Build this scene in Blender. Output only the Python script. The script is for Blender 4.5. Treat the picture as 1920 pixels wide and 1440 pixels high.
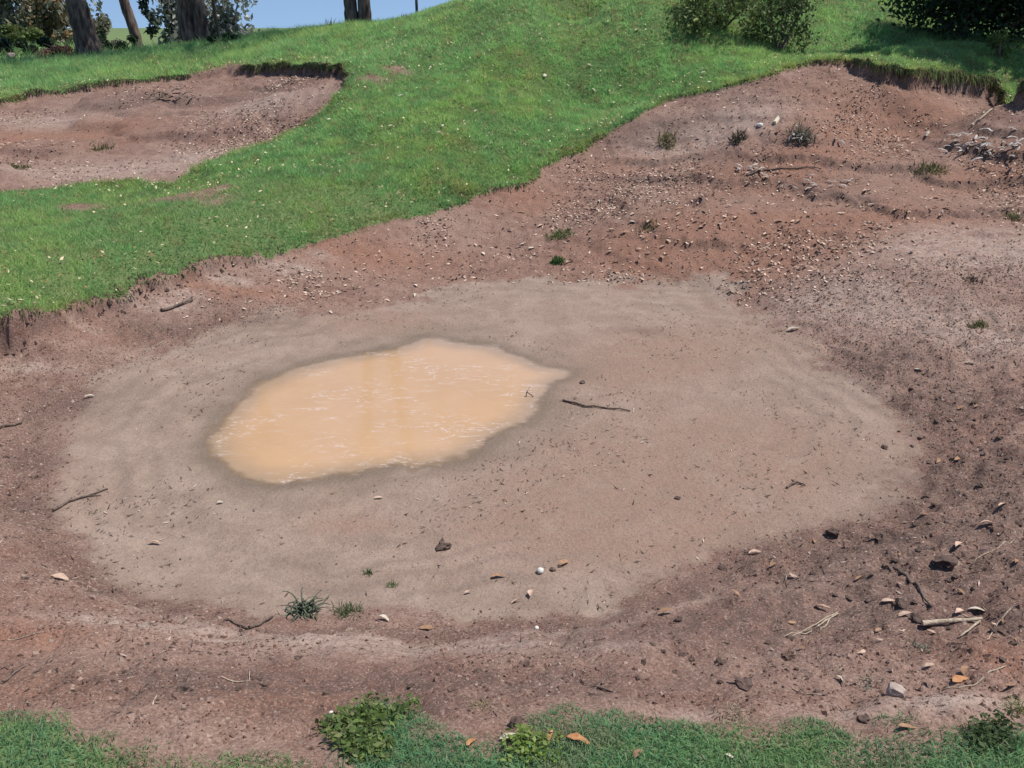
import bpy, math, random
import numpy as np
R = math.radians
rng = np.random.default_rng(7); random.seed(7)
for o in list(bpy.data.objects): bpy.data.objects.remove(o)
scn = bpy.context.scene
col = scn.collection

# ------------------------------------------------------------------ camera, sky, sun, exposure
EYE = 1.6; PITCH = R(22.75); F = 960 / math.tan(R(31))           # F in pixels of the 1920 wide picture
cam = bpy.data.cameras.new('camera'); cam.sensor_width = 36; cam.lens = 18 / math.tan(R(31)); cam.clip_end = 2000; cam.clip_start = .05
camo = bpy.data.objects.new('camera', cam); col.objects.link(camo)
camo.location = (0, 0, EYE); camo.rotation_euler = (R(90) - PITCH, 0, 0); scn.camera = camo
SUN_EL, SUN_AZ = R(64), R(84)                                     # azimuth from +Y (ahead) towards +X (right)
w = bpy.data.worlds.new('World'); scn.world = w; w.use_nodes = True
nt = w.node_tree; bg = nt.nodes['Background']
sky = nt.nodes.new('ShaderNodeTexSky'); sky.sky_type = 'NISHITA'; sky.sun_disc = False
sky.sun_elevation = SUN_EL; sky.sun_rotation = SUN_AZ; sky.air_density = 1.0; sky.dust_density = 0.0; sky.ozone_density = 1.5; sky.altitude = 300
tc = nt.nodes.new('ShaderNodeTexCoord'); va = nt.nodes.new('ShaderNodeVectorMath'); va.operation = 'ADD'; va.inputs[1].default_value = (0, 0, .22)   # sky lookup raised: bluer sky sits at the horizon, no white band
vn_ = nt.nodes.new('ShaderNodeVectorMath'); vn_.operation = 'NORMALIZE'; nt.links.new(tc.outputs['Generated'], va.inputs[0]); nt.links.new(va.outputs[0], vn_.inputs[0]); nt.links.new(vn_.outputs[0], sky.inputs[0])
nt.links.new(sky.outputs[0], bg.inputs[0]); bg.inputs[1].default_value = 0.12
sl = bpy.data.lights.new('sun', 'SUN'); sl.energy = 4.5; sl.angle = R(.55); sl.color = (1, .955, .89)
so = bpy.data.objects.new('sun', sl); col.objects.link(so)
so.rotation_euler = (R(90) - SUN_EL, 0, -SUN_AZ + math.pi)        # lamp looks from the sun down to the ground
so.rotation_euler = (math.pi/2 - SUN_EL, 0, math.pi - SUN_AZ)
vs = scn.view_settings; vs.view_transform = 'Standard'; vs.look = 'None'; vs.gamma = 1; vs.exposure = 0.27
vs.use_curve_mapping = False
scn.cycles.max_bounces = 5; scn.cycles.diffuse_bounces = 3; scn.cycles.transparent_max_bounces = 4

# ------------------------------------------------------------------ numeric helpers
def ss(a, b, x):
    t = np.clip((x - a) / (b - a), 0, 1); return t * t * (3 - 2 * t)
def h2(ix, iy, s):
    n = (ix.astype(np.int64) * 374761393 + iy.astype(np.int64) * 668265263 + s * 974634777) & 0xffffffff
    n = ((n ^ (n >> 13)) * 1274126177) & 0xffffffff
    return ((n ^ (n >> 16)) & 0xffff) / 65535.0
def vn(x, y, s=0):
    ix = np.floor(x); iy = np.floor(y); fx = x - ix; fy = y - iy
    fx = fx * fx * (3 - 2 * fx); fy = fy * fy * (3 - 2 * fy)
    a = h2(ix, iy, s); b = h2(ix + 1, iy, s); c = h2(ix, iy + 1, s); d = h2(ix + 1, iy + 1, s)
    return (a * (1 - fx) + b * fx) * (1 - fy) + (c * (1 - fx) + d * fx) * fy
def fbm(x, y, s=0, o=4, g=.5):
    r = 0; a = 1; t = 0
    for k in range(o):
        r = r + a * vn(x * 2 ** k, y * 2 ** k, s + k * 17); t += a; a *= g
    return r / t
cp, sp = math.cos(PITCH), math.sin(PITCH)
def ray(u, v):
    dx = (np.asarray(u, float) - 960) / F; dy = (720 - np.asarray(v, float)) / F
    return dx, cp + dy * sp, -sp + dy * cp
def at_y(u, v, y):                                                # point on the sight line at ground distance y
    a, b, c = ray(u, v); t = y / b; return (a * t, y + 0 * t, EYE + c * t)
def at_z(u, v, z):
    a, b, c = ray(u, v); t = (z - EYE) / c; return (a * t, b * t, z + 0 * t)

# ------------------------------------------------------------------ terrain: survey points, then a smooth surface through them
ZW = -.46
CP = []
def cz(u, v, z): CP.append(tuple(float(q) for q in at_z(u, v, z)))
def cy(u, v, y): CP.append(tuple(float(q) for q in at_y(u, v, y)))
for u in (-300, 300, 960, 1600, 2200): cz(u, 1440, 0); cz(u, 1345, -.03)
for u, v, z in [(960,1235,-.25),(960,1150,-.38),(500,1240,-.25),(500,1150,-.38),(100,1220,-.2),(100,1090,-.33),(-150,1000,-.25),
    (1400,1230,-.2),(1400,1080,-.36),(1750,1200,-.12),(1750,1000,-.34),(2050,1000,-.2),(2050,1200,-.05),
    (600,915,-.45),(960,915,-.45),(300,900,-.44),(1400,900,-.44),(1700,870,-.42),(960,770,-.46),(500,720,-.46),(1400,700,-.43),
    (960,635,-.46),(200,700,-.42),(960,540,-.42),(1300,560,-.4),(640,560,-.4),(450,570,-.35),(200,620,-.36),(0,665,-.35),(-200,730,-.32),
    (960,440,-.27),(960,350,.03),(820,395,-.08),(640,455,-.2),(450,500,-.24),(250,560,-.28),(60,640,-.3),
    (-100,560,-.02),(100,480,-.02),(100,420,.04),(300,420,.06),(500,380,.1),(700,330,.2),(100,365,.1),(330,350,.13),(-200,385,.1),
    (640,300,.27),(640,230,.55),(640,160,.9),(540,250,.40),(430,300,.24),
    (100,310,.14),(300,310,.17),(100,250,.3),(300,230,.42),(450,200,.58),(0,205,.5),(250,175,.68),(450,145,.86),(560,150,.9),(-200,240,.4),
    (850,250,.47),(850,150,.95),(960,200,.7),(960,100,1.27),(1100,280,.3),(1100,200,.65),(1100,100,1.22),(1200,225,.6),(1300,185,.8),(1300,100,1.2),
    (1450,155,1.0),(1580,135,1.03),
    (1300,300,.26),(1300,400,.02),(1500,350,.15),(1500,250,.55),(1500,450,-.08),(1700,250,.5),(1700,300,.35),(1700,400,.1),(1700,500,-.1),(1700,650,-.3),
    (1900,250,.5),(1900,350,.24),(1900,500,-.08),(1900,700,-.28),(2100,500,-.05),(2100,700,-.2),(2100,250,.5),
    (1700,178,.88),(1900,193,.85),(2150,200,.82)]: cz(u, v, z)
for u, v, y in [(-100,140,17),(100,134,16.6),(300,124,16),(450,108,15.8),(100,112,19.5),(-200,110,20),(560,90,15.2),(700,90,14.2),(850,60,13.6),
    (250,100,18),(380,86,18),(470,74,17.8),(560,62,17.5),(640,53,17.2),(700,46,17),(760,36,16.7),(800,24,16.4),(860,6,16.2),(960,-40,15.6),(1000,0,14),(1150,0,14),(1150,-60,15.6),
    (1300,20,14),(1400,-30,15.5),(1500,60,13.4),(1650,105,12),(1800,110,12),(2000,115,12),(1600,30,14.2),(1600,-40,16),(1750,50,14.5),(1900,56,14.5),(1800,10,16.5),(2000,15,16.5)]: cy(u, v, y)
for x, y, z in [(-9,24,1.0),(-9,29,.5),(-14,30,.5),(-5,28,.5),(-20,31,.6),(-5,22,.95),(-2.5,21.5,1.0),(-1,20.5,1.3),(2,20,2.1),(5,20,2.3),(9,20,2.0),(-16,24,1.2),(14,20,1.4),(-20,40,.6),(0,40,.4),(20,40,.9),
    (-40,20,1.0),(40,20,1.2),(-20,8,.2),(20,8,.7),(-12,4,0),(12,4,.15),(-8,2,0),(8,2,.1),(-8,-5,0),(8,-5,0),(0,-5,0),(0,0,0),(-3,.4,0),(3,.4,0),
    (-40,-30,0),(40,-30,0),(0,-30,0),(-60,90,.3),(60,90,.3),(0,90,.2)]: CP.append((x, y, z))
CP = np.array(CP)
def tps_fit(P, lam=.004):
    n = len(P); d = np.hypot(P[:, None, 0] - P[None, :, 0], P[:, None, 1] - P[None, :, 1])
    K = np.where(d > 0, d * d * np.log(d + 1e-12), 0) + lam * np.eye(n)
    Q = np.c_[np.ones(n), P[:, :2]]
    A = np.block([[K, Q], [Q.T, np.zeros((3, 3))]])
    return np.linalg.solve(A, np.r_[P[:, 2], 0, 0, 0])
TW = tps_fit(CP)
def tps(X, Y):
    s = X.shape; X = X.ravel(); Y = Y.ravel(); out = TW[-3] + TW[-2] * X + TW[-1] * Y
    for (px, py, _), wt in zip(CP, TW):
        d2 = (X - px) ** 2 + (Y - py) ** 2
        out += wt * .5 * d2 * np.log(d2 + 1e-12)
    return out.reshape(s)
class Field:
    def __init__(s, xs, ys, Z): s.xs, s.ys, s.Z = xs, ys, Z
    def __call__(s, x, y, Z=None):
        Z = s.Z if Z is None else Z
        x = np.asarray(x, float); y = np.asarray(y, float)
        i = np.clip(np.searchsorted(s.xs, x) - 1, 0, len(s.xs) - 2); j = np.clip(np.searchsorted(s.ys, y) - 1, 0, len(s.ys) - 2)
        fx = np.clip((x - s.xs[i]) / (s.xs[i+1] - s.xs[i]), 0, 1); fy = np.clip((y - s.ys[j]) / (s.ys[j+1] - s.ys[j]), 0, 1)
        return (Z[j, i] * (1-fx) + Z[j, i+1] * fx) * (1-fy) + (Z[j+1, i] * (1-fx) + Z[j+1, i+1] * fx) * fy
gx = np.arange(-30, 30.01, .12); gy = np.arange(-2, 45.01, .1)
BASE = Field(gx, gy, tps(*np.meshgrid(gx, gy)))
def cast(f, u, v):
    u = np.atleast_1d(np.asarray(u, float)); v = np.atleast_1d(np.asarray(v, float))
    a, b, c = ray(u, v); t = np.full(u.shape, 1.0); hit = np.zeros(u.shape, bool)
    lo = t.copy()
    for k in range(400):
        nx = t + .03 + .012 * t; under = ((EYE + c * nx) < f(a * nx, b * nx)) & ~hit
        lo = np.where(under, t, lo); hit |= under; t = np.where(hit, np.where(under, nx, t), nx)
        if hit.all(): break
    hi = t.copy()
    for k in range(11):
        md = (lo + hi) / 2; un = (EYE + c * md) < f(a * md, b * md); hi = np.where(un, md, hi); lo = np.where(un, lo, md)
    t = hi
    return np.c_[a * t, b * t, f(a * t, b * t)]
def poly(pts, f=BASE):
    p = np.array(pts, float); q = cast(f, p[:, 0], p[:, 1])[:, :2]
    return q
def sdf(q, X, Y, val=None):                                        # >0 inside; optionally a value carried along the outline
    s = X.shape; X = X.ravel(); Y = Y.ravel(); best = np.full(X.shape, 1e9); inside = np.zeros(X.shape, bool); V = np.zeros(X.shape)
    n = len(q)
    for i in range(n):
        ax, ay = q[i]; bx, by = q[(i+1) % n]; ex, ey = bx-ax, by-ay
        t = np.clip(((X-ax)*ex + (Y-ay)*ey) / (ex*ex+ey*ey+1e-12), 0, 1)
        d = (X-ax-t*ex)**2 + (Y-ay-t*ey)**2
        if val is not None: V = np.where(d < best, val[i]*(1-t) + val[(i+1) % n]*t, V)
        best = np.minimum(best, d)
        cr = ((ay > Y) != (by > Y)) & (X < ex * (Y-ay) / (ey + 1e-12) + ax); inside ^= cr
    r = np.where(inside, np.sqrt(best), -np.sqrt(best)).reshape(s)
    return (r, V.reshape(s)) if val is not None else r

MAIN = [(-250,735,.2),(-100,690,.22),(0,665,.21),(60,645,.2),(130,618,.14),(180,594,.1),(233,570,.09),(300,548,.09),(383,520,.09),(450,502,.07),(520,487,.04),(640,447,.03),
  (723,424,.03),(807,401,.03),(887,375,.04),(950,360,.06),(985,352,.06),(1007,325,.04),(1057,301,.03),(1120,271,.03),(1187,231,.03),(1257,189,.03),(1320,177,.03),(1380,165,.03),
  (1447,147,.05),(1513,127,.05),(1577,126,.08),(1600,140,.16),(1650,155,.17),(1713,172,.18),(1797,181,.2),(1863,184,.2),(1913,195,.2),(2080,215,.2),
  (2350,380,.05),(2500,800,.03),(2400,1330,.02),(1990,1335,.02),(1913,1346,.02),(1850,1340,.02),(1780,1352,.02),(1713,1380,.03),(1647,1372,.02),(1580,1374,.02),(1513,1352,.02),
  (1440,1352,.02),(1380,1360,.02),(1280,1350,.02),(1200,1340,.02),(1150,1336,.02),(1090,1326,.02),(1033,1338,.02),(1000,1362,.02),(973,1380,.02),(873,1374,.02),(820,1352,.02),(780,1330,.02),(723,1316,.02),
  (660,1330,.02),(620,1372,.02),(560,1430,.02),(500,1412,.02),(450,1408,.02),(400,1425,.02),(333,1427,.02),(293,1398,.02),(200,1378,.02),(100,1358,.02),(0,1358,.02),(-300,1345,.02),(-500,1000,.05)]
LEFT = [(-300,262,.1),(-100,222,.1),(0,206,.1),(50,190,.12),(133,176,.1),(200,168,.1),(233,164,.09),(333,152,.10),(433,142,.11),(500,140,.13),(560,141,.16),(620,147,.16),(652,152,.08),
  (640,172,.02),(600,209,.02),(533,249,.02),(467,285,.02),(400,305,.02),(360,325,.02),(333,347,.02),(233,342,.02),(133,355,.02),(0,364,.02),(-250,385,.02)]
SILT = [(85,900),(98,830),(130,770),(180,722),(260,684),(360,648),(450,612),(560,594),(640,580),(700,572),(780,548),(900,533),(1050,525),(1200,530),(1330,545),(1430,580),(1500,622),
  (1560,680),(1650,740),(1710,790),(1735,850),(1720,920),(1640,962),(1500,990),(1350,1045),(1250,1092),(1130,1138),(950,1155),(840,1172),(700,1160),(560,1165),(440,1145),(320,1110),(230,1070),(150,1010),(100,960)]
PUD = [(372,830),(388,800),(420,760),(460,725),(510,700),(560,682),(620,668),(690,657),(755,642),(780,630),(805,626),(835,632),(870,638),(920,642),(980,664),(1040,682),(1085,692),(1088,706),(1050,722),(1040,745),
  (1025,770),(1010,795),(960,815),(930,840),(880,865),(820,878),(740,886),(660,900),(590,910),(520,917),(450,912),(410,893),(388,865)]
mq = poly([p[:2] for p in MAIN]); ml = np.array([p[2] for p in MAIN])
lq = poly([p[:2] for p in LEFT]); ll = np.array([p[2] for p in LEFT])
sq = poly(SILT)
pq = np.array([np.array(at_z(u, v, ZW))[:2] for u, v in PUD])

# the grid of the ground sheet: fine where the photograph looks closely, coarser outwards
def axis(a, b, fine, lo, hi, g):
    c = list(np.arange(a, b, fine)); s = fine; x = c[-1]; up = []
    while x < hi: s *= g; x += s; up.append(x)
    s = fine; x = a; dn = []
    while x > lo: s *= g; x -= s; dn.append(x)
    return np.array(dn[::-1] + c + up)
XS = axis(-4.2, 4.6, .02, -300, 300, 1.045)
YS = []; y = 1.15
while y < 17: YS.append(y); y += .0165 * max(1, y / 4.6)
YS = np.array(YS)
s = YS[-1] - YS[-2]; up = []; x = YS[-1]
while x < 700: s *= 1.07; x += s; up.append(x)
s = .05; dn = []; x = YS[0]
while x > -60: x -= s; dn.append(x); s *= 1.25
YS = np.r_[dn[::-1], YS, up]
X, Y = np.meshgrid(XS, YS)
inner = (np.abs(X) < 60) & (Y > -40) & (Y < 100)
Z = tps(np.clip(X, -60, 60), np.clip(Y, -40, 90))
Z = np.where(Y > 35, Z - .03 * (Y - 35), Z); Z = np.where(np.abs(X) > 40, Z + (.6 - Z) * ss(40, 80, np.abs(X)), Z)
wob = (fbm(X*3, Y*3, 5) - .5) * .22 + (fbm(X*14, Y*14, 9) - .5) * .09
wx = X + wob; wy = Y + (fbm(X*3+50, Y*3, 6) - .5) * .22 + (fbm(X*14+9, Y*14, 3) - .5) * .09
near = (np.abs(X) < 25) & (Y < 40)
dm, lm = sdf(mq, wx, wy, ml); dl, lll = sdf(lq, wx, wy, ll)
ds = sdf(sq, X + wob * .8, Y + wob * .6); dp = sdf(pq, X + wob * .25, Y + wob * .3)
dd = np.maximum(dm, dl); lip = np.where(dm > dl, lm, lll)          # dd > 0: bare soil
# level silt flat and its hollow
plane = ZW + .008 + .035 * np.clip(-dp, 0, 3) ** .8
wf = ss(-.25, .5, ds); Z = Z * (1 - wf) + plane * wf
Z = np.where(dp > -.3, Z * (1 - ss(-.3, -.05, dp)) + (ZW + .002 - (.045 + .03 * (fbm(X*4, Y*4, 34, 3) - .5)) * dp.clip(-.2, 1)) * ss(-.3, -.05, dp), Z)
Z = Z - .035 * ss(.0, .4, dp) + (fbm(X*8, Y*8, 35, 4) - .5) * .012 * ss(-.16, -.04, dp) * ss(.22, .06, dp)
# rim bank round the flat, pale ridge at the near side
Z += .035 * np.exp(-((ds + .42) / .16) ** 2) * (Y < 4)
# relief of the soil
soil = ss(-.01, .05, dd) * (1 - ss(-.12, .12, ds))
rough = (fbm(X*6, Y*6, 21, 3) - .5) * .05 + (fbm(X*20, Y*20, 22, 3) - .5) * .034
Z += soil * rough * (1.05 + 1.0 * ss(.4, 2.2, X) * (1 - ss(4, 6.5, Y)))
Z += ss(-.12, .12, ds) * ss(0, .2, -dp) * ((fbm(X*5, Y*5, 31, 3) - .5) * .014 + (fbm(X*30, Y*30, 33, 2) - .5) * .007)
# turf lip and uneven turf
turf0 = ss(-.09, -.03, dd) * ss(.03, -.0, dd) * (lip > .04)
lipn = lip * (.65 + .7 * fbm(X*5, Y*5, 41, 3))
Z += lipn * (ss(0, .055, -dd) + .5 * turf0 * (fbm(X*18, Y*18, 42, 3) - .5)) * np.exp(-np.clip(-dd, 0, 9) / 1.1)
turf = ss(0, .1, -dd)
Z += turf * ((fbm(X*1.3, Y*1.3, 51, 3) - .5) * .12 + (fbm(X*7, Y*7, 52, 3) - .5) * .03) * ss(1.0, 4, Y)
# eroded ledges of the far bunkers
Z += .10 * ss(.0, .12, np.where(dl > 0, fbm(X*.9+3, Y*1.6, 61, 3) - .5, -1)) * ss(.2, .8, dl)
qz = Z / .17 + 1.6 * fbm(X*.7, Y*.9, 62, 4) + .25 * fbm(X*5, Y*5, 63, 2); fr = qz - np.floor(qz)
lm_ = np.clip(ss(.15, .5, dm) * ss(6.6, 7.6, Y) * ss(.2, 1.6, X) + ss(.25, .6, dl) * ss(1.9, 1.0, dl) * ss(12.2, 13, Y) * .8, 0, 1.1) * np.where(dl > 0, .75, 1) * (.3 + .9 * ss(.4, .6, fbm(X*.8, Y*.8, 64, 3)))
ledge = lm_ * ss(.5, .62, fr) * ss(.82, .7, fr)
Z += .055 * lm_ * (ss(.52, .78, fr) - fr)
G = Field(XS, YS, Z)
def P(u, v): return cast(G, [u], [v])[0]
def depth(p): return p[1] * cp + (EYE - p[2]) * sp
def MSK(x, y, M): return G(x, y, M)
GR = ss(.0, .06, -dd) * np.where(lip > .05, ss(.05, .10, -dd), 1)

# ------------------------------------------------------------------ scene helpers
def tag(o, label=None, cat=None, group=None, kind=None):
    if label: o['label'] = label
    if cat: o['category'] = cat
    if group: o['group'] = group
    if kind: o['kind'] = kind
    return o
def mesh_np(name, V, Fc, mat=None, cols=None, smooth=False):
    V = np.asarray(V, np.float32); Fc = np.asarray(Fc, np.int32); k = Fc.shape[1]
    me = bpy.data.meshes.new(name); me.vertices.add(len(V)); me.vertices.foreach_set('co', V.ravel())
    me.loops.add(Fc.size); me.loops.foreach_set('vertex_index', Fc.ravel())
    me.polygons.add(len(Fc)); me.polygons.foreach_set('loop_start', np.arange(0, Fc.size, k, dtype=np.int32))
    me.polygons.foreach_set('loop_total', np.full(len(Fc), k, np.int32))
    me.polygons.foreach_set('use_smooth', np.full(len(Fc), smooth))
    if cols is not None:
        for nm, c in cols.items():
            a = me.color_attributes.new(nm, 'FLOAT_COLOR', 'POINT')
            c4 = np.ones((len(V), 4), np.float32); c4[:, :3] = c; a.data.foreach_set('color', c4.ravel())
    me.update(calc_edges=True)
    if mat: me.materials.append(mat)
    return me
def link(name, me, parent=None, loc=(0,0,0), rot=(0,0,0), sc=1):
    o = bpy.data.objects.new(name, me); col.objects.link(o); o.location = loc; o.rotation_euler = rot
    o.scale = (sc, sc, sc) if np.isscalar(sc) else sc
    if parent: o.parent = parent
    return o
class NB:                                                          # tiny node-tree builder
    def __init__(s, name, rough=.9):
        s.m = bpy.data.materials.new(name); s.m.use_nodes = True; s.t = s.m.node_tree; s.b = s.t.nodes['Principled BSDF']
        s.b.inputs['Roughness'].default_value = rough; s.b.inputs['Specular IOR Level'].default_value = .25
        s.pos = s.t.nodes.new('ShaderNodeNewGeometry').outputs['Position']
    def n(s, t, **k):
        q = s.t.nodes.new(t)
        for a, b in k.items(): setattr(q, a, b)
        return q
    def l(s, a, b): s.t.links.new(a, b)
    def noise(s, scale, det=4, rough=.55, vec=None, dist=0):
        q = s.n('ShaderNodeTexNoise'); q.inputs['Scale'].default_value = scale; q.inputs['Detail'].default_value = det; q.inputs['Roughness'].default_value = rough
        q.inputs['Distortion'].default_value = dist; s.l(vec or s.pos, q.inputs['Vector']); return q.outputs[0]
    def vor(s, scale, vec=None):
        q = s.n('ShaderNodeTexVoronoi'); q.inputs['Scale'].default_value = scale; s.l(vec or s.pos, q.inputs['Vector']); return q.outputs[0]
    def rng(s, v, a, b, c=0, d=1):
        q = s.n('ShaderNodeMapRange', interpolation_type='SMOOTHSTEP'); s.l(v, q.inputs[0])
        for i, x in enumerate((a, b, c, d)): q.inputs[i+1].default_value = x
        return q.outputs[0]
    def math(s, op, a, b):
        q = s.n('ShaderNodeMath', operation=op)
        for i, x in enumerate((a, b)):
            if isinstance(x, (int, float)): q.inputs[i].default_value = x
            else: s.l(x, q.inputs[i])
        return q.outputs[0]
    def mix(s, f, a, b, mode='MIX'):
        q = s.n('ShaderNodeMix', data_type='RGBA', blend_type=mode)
        if isinstance(f, (int, float)): q.inputs[0].default_value = f
        else: s.l(f, q.inputs[0])
        for i, x in ((6, a), (7, b)):
            if isinstance(x, tuple): q.inputs[i].default_value = x + (1,)
            else: s.l(x, q.inputs[i])
        return q.outputs[2]
    def attr(s, name):
        q = s.n('ShaderNodeAttribute'); q.attribute_name = name; return q.outputs['Color']
    def sep(s, c):
        q = s.n('ShaderNodeSeparateColor'); s.l(c, q.inputs[0]); return q.outputs
    def scaled(s, x, y, z):
        q = s.n('ShaderNodeVectorMath', operation='MULTIPLY'); s.l(s.pos, q.inputs[0]); q.inputs[1].default_value = (x, y, z); return q.outputs[0]
    def bump(s, h, st, d=.01, prev=None):
        q = s.n('ShaderNodeBump'); q.inputs['Strength'].default_value = st; q.inputs['Distance'].default_value = d; s.l(h, q.inputs['Height'])
        if prev: s.l(prev, q.inputs['Normal'])
        return q.outputs[0]
    def out(s, c, nrm=None, rough=None):
        if isinstance(c, tuple): s.b.inputs['Base Color'].default_value = c + (1,)
        else: s.l(c, s.b.inputs['Base Color'])
        if nrm: s.l(nrm, s.b.inputs['Normal'])
        if rough: s.l(rough, s.b.inputs['Roughness'])
        return s.m
def objrand(nb):
    return nb.n('ShaderNodeObjectInfo').outputs['Random']

# ------------------------------------------------------------------ ground sheet
nb = NB('soil_and_turf', .95)
z1 = nb.sep(nb.attr('zone')); z2 = nb.sep(nb.attr('zone2')); z3 = nb.sep(nb.attr('zone3'))
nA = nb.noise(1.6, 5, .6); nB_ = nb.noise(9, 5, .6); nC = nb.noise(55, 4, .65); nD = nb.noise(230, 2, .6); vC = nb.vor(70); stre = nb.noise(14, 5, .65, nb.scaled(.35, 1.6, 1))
red = nb.mix(nb.rng(nB_, .3, .7), (.162, .083, .060), (.262, .162, .124))
red = nb.mix(nb.rng(nA, .42, .62), red, nb.mix(.5, red, (.30, .20, .155)))
red = nb.mix(nb.math('MULTIPLY', z2[0], nb.rng(nB_, .25, .75, .55, 1)), red, (.25, .118, .072))
red = nb.mix(nb.math('MULTIPLY', z2[1], nb.rng(stre, .3, .65, .25, 1)), red, (.37, .275, .225))
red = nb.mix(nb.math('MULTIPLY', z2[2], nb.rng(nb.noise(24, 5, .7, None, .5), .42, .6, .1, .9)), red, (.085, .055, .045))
silt = nb.mix(nb.rng(nb.noise(4.5, 6, .65, None, .4), .35, .68), (.252, .180, .138), (.332, .244, .192))
silt = nb.mix(nb.rng(stre, .58, .75, 0, .3), silt, (.2, .145, .118))
silt = nb.mix(nb.rng(nA, .5, .68, 0, .35), silt, (.31, .21, .155))
silt = nb.mix(nb.math('MULTIPLY', z3[0], nb.rng(nB_, .3, .65, .45, .9)), silt, (.265, .168, .122))
silt = nb.mix(nb.math('MULTIPLY', z3[1], .45), silt, (.19, .135, .108))
silt = nb.mix(nb.rng(nC, .55, .72, 0, .35), silt, (.19, .135, .11))
sm = nb.rng(nb.math('ADD', z1[1], nb.math('MULTIPLY', nb.math('SUBTRACT', nB_, .5), .7)), .3, .7)
c = nb.mix(sm, red, silt)
c = nb.mix(nb.math('MULTIPLY', z3[2], .75), c, (.12, .07, .053))
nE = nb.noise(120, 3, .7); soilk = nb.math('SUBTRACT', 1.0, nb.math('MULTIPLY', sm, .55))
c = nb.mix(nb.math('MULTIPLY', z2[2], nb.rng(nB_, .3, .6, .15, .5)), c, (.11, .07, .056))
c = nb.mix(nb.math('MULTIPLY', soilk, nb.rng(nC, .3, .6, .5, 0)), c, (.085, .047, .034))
c = nb.mix(nb.math('MULTIPLY', soilk, nb.rng(nE, .53, .68, 0, .7)), c, (.075, .045, .034))  # dark speckle: organic crumbs, plus shadowed pits painted into the soil colour
c = nb.mix(nb.math('MULTIPLY', soilk, nb.rng(nE, .47, .34, 0, .55)), c, (.40, .30, .25))
c = nb.mix(nb.rng(nD, .55, .75, 0, .3), c, (.40, .30, .25))
c = nb.mix(nb.math('MULTIPLY', z1[2], .62), c, (.13, .095, .062))
turfc = nb.mix(nb.rng(nB_, .3, .7), (.095, .15, .052), (.15, .18, .07))
turfc = nb.mix(nb.rng(nC, .4, .75, 0, .6), turfc, (.12, .19, .06))
gm = nb.rng(nb.math('ADD', z1[0], nb.math('MULTIPLY', nb.math('SUBTRACT', nC, .5), .5)), .3, .7)
c = nb.mix(gm, c, turfc)
b1 = nb.bump(nB_, .25, .03); b2 = nb.bump(nC, .6, .015, b1); b3 = nb.bump(nE, .5, .007, b2)
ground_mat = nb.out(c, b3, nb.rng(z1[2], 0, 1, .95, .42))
def blob(u, v, r, asp=1):                                          # soft patch on the ground round a surveyed spot
    p = P(u, v); return np.exp(-(((X - p[0]) / (r * asp)) ** 2 + ((Y - p[1]) / r) ** 2))
warm = np.clip(sum(blob(u, v, r, a) for u, v, r, a in [(1150,880,.5,1.4),(1400,830,.45,1.5),(1000,1000,.3,1.5),(1250,990,.3,1.5),(1500,900,.3,1),(1150,700,.4,2),(700,600,.3,2),(650,985,.1,2),(1300,640,.4,2)]) * (.4 + 1.1 * fbm(X*2.5, Y*2.5, 79, 4)), 0, 1)
tide = np.clip(np.where(ds > -.6, np.abs(np.sin(ds * 19 + 2.6 * fbm(X*1.4, Y*1.4, 78, 3) * 3)) ** 7 * (.25 + 1.2 * ss(.45, .6, fbm(X*1.7+4, Y*1.7, 80, 3))), 0) * ss(1.1, .2, ds), 0, 1)
rimd = np.exp(-((ds + .10) / np.where(Y < 2.6, .05, .11)) ** 2) * (.4 + fbm(X*3, Y*3, 76, 3)) * ss(5.2, 4.2, Y)
orange = np.clip(sum(blob(u, v, r, a) for u, v, r, a in [(1200,300,.3,3),(1500,295,.25,4),(1000,375,.4,1.2),(1450,345,.3,2.5),(1350,490,.5,2),(700,480,.4,2),(450,545,.2,3),(200,625,.15,3),
    (1300,430,.6,2),(1650,420,.5,2),(60,265,.5,2),(150,255,.5,2),(60,1190,.12,2),(80,1290,.1,3),(1880,1230,.12,1),(1700,225,.5,3),(1850,330,.4,2),(1550,240,.3,2),(700,960,.05,1),(560,1310,.1,3),(1000,960,.01,1)]), 0, 1)
pale = np.clip(sum(blob(u, v, r, a) for u, v, r, a in [(1560,560,.35,1.3),(1720,600,.4,1.4),(1860,480,.45,2),(1880,640,.3,1),(1800,450,.3,2),(1250,275,.3,2),(1400,220,.35,2),(700,1215,.09,5),(900,1212,.05,8),(400,1195,.07,6),
    (250,1170,.06,4),(330,575,.08,3),(260,578,.08,2),(350,552,.08,2),(420,528,.08,2),(160,612,.07,2),(520,502,.08,2),(600,478,.07,2),(450,530,.08,2),(560,505,.1,2),(60,690,.08,4),(200,320,.5,3),(400,290,.4,2),(500,190,.4,2),(1700,1330,.05,5),(1850,1320,.05,5),(1300,1345,.03,3),(1150,1210,.04,3),(100,225,.4,2.5)]), 0, 1)
pale = np.clip(pale + 1.0 * np.exp(-((ds + .17 + (fbm(X*3, Y*3, 68, 3) - .5) * .1) / .035) ** 2) * ss(2.9, 2.4, Y) * ss(1.2, .5, X), 0, 1)
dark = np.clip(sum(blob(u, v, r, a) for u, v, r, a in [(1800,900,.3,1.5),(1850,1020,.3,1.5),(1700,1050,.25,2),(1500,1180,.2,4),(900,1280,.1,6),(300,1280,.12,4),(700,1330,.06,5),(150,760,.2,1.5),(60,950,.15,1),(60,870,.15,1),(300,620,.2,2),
    (1250,240,.2,2),(330,190,.35,3),(560,150,.15,3),(500,600,.15,2),(1200,620,.1,2),(1650,680,.2,1.5),(1780,760,.25,1.2)]), 0, 1)
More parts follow.
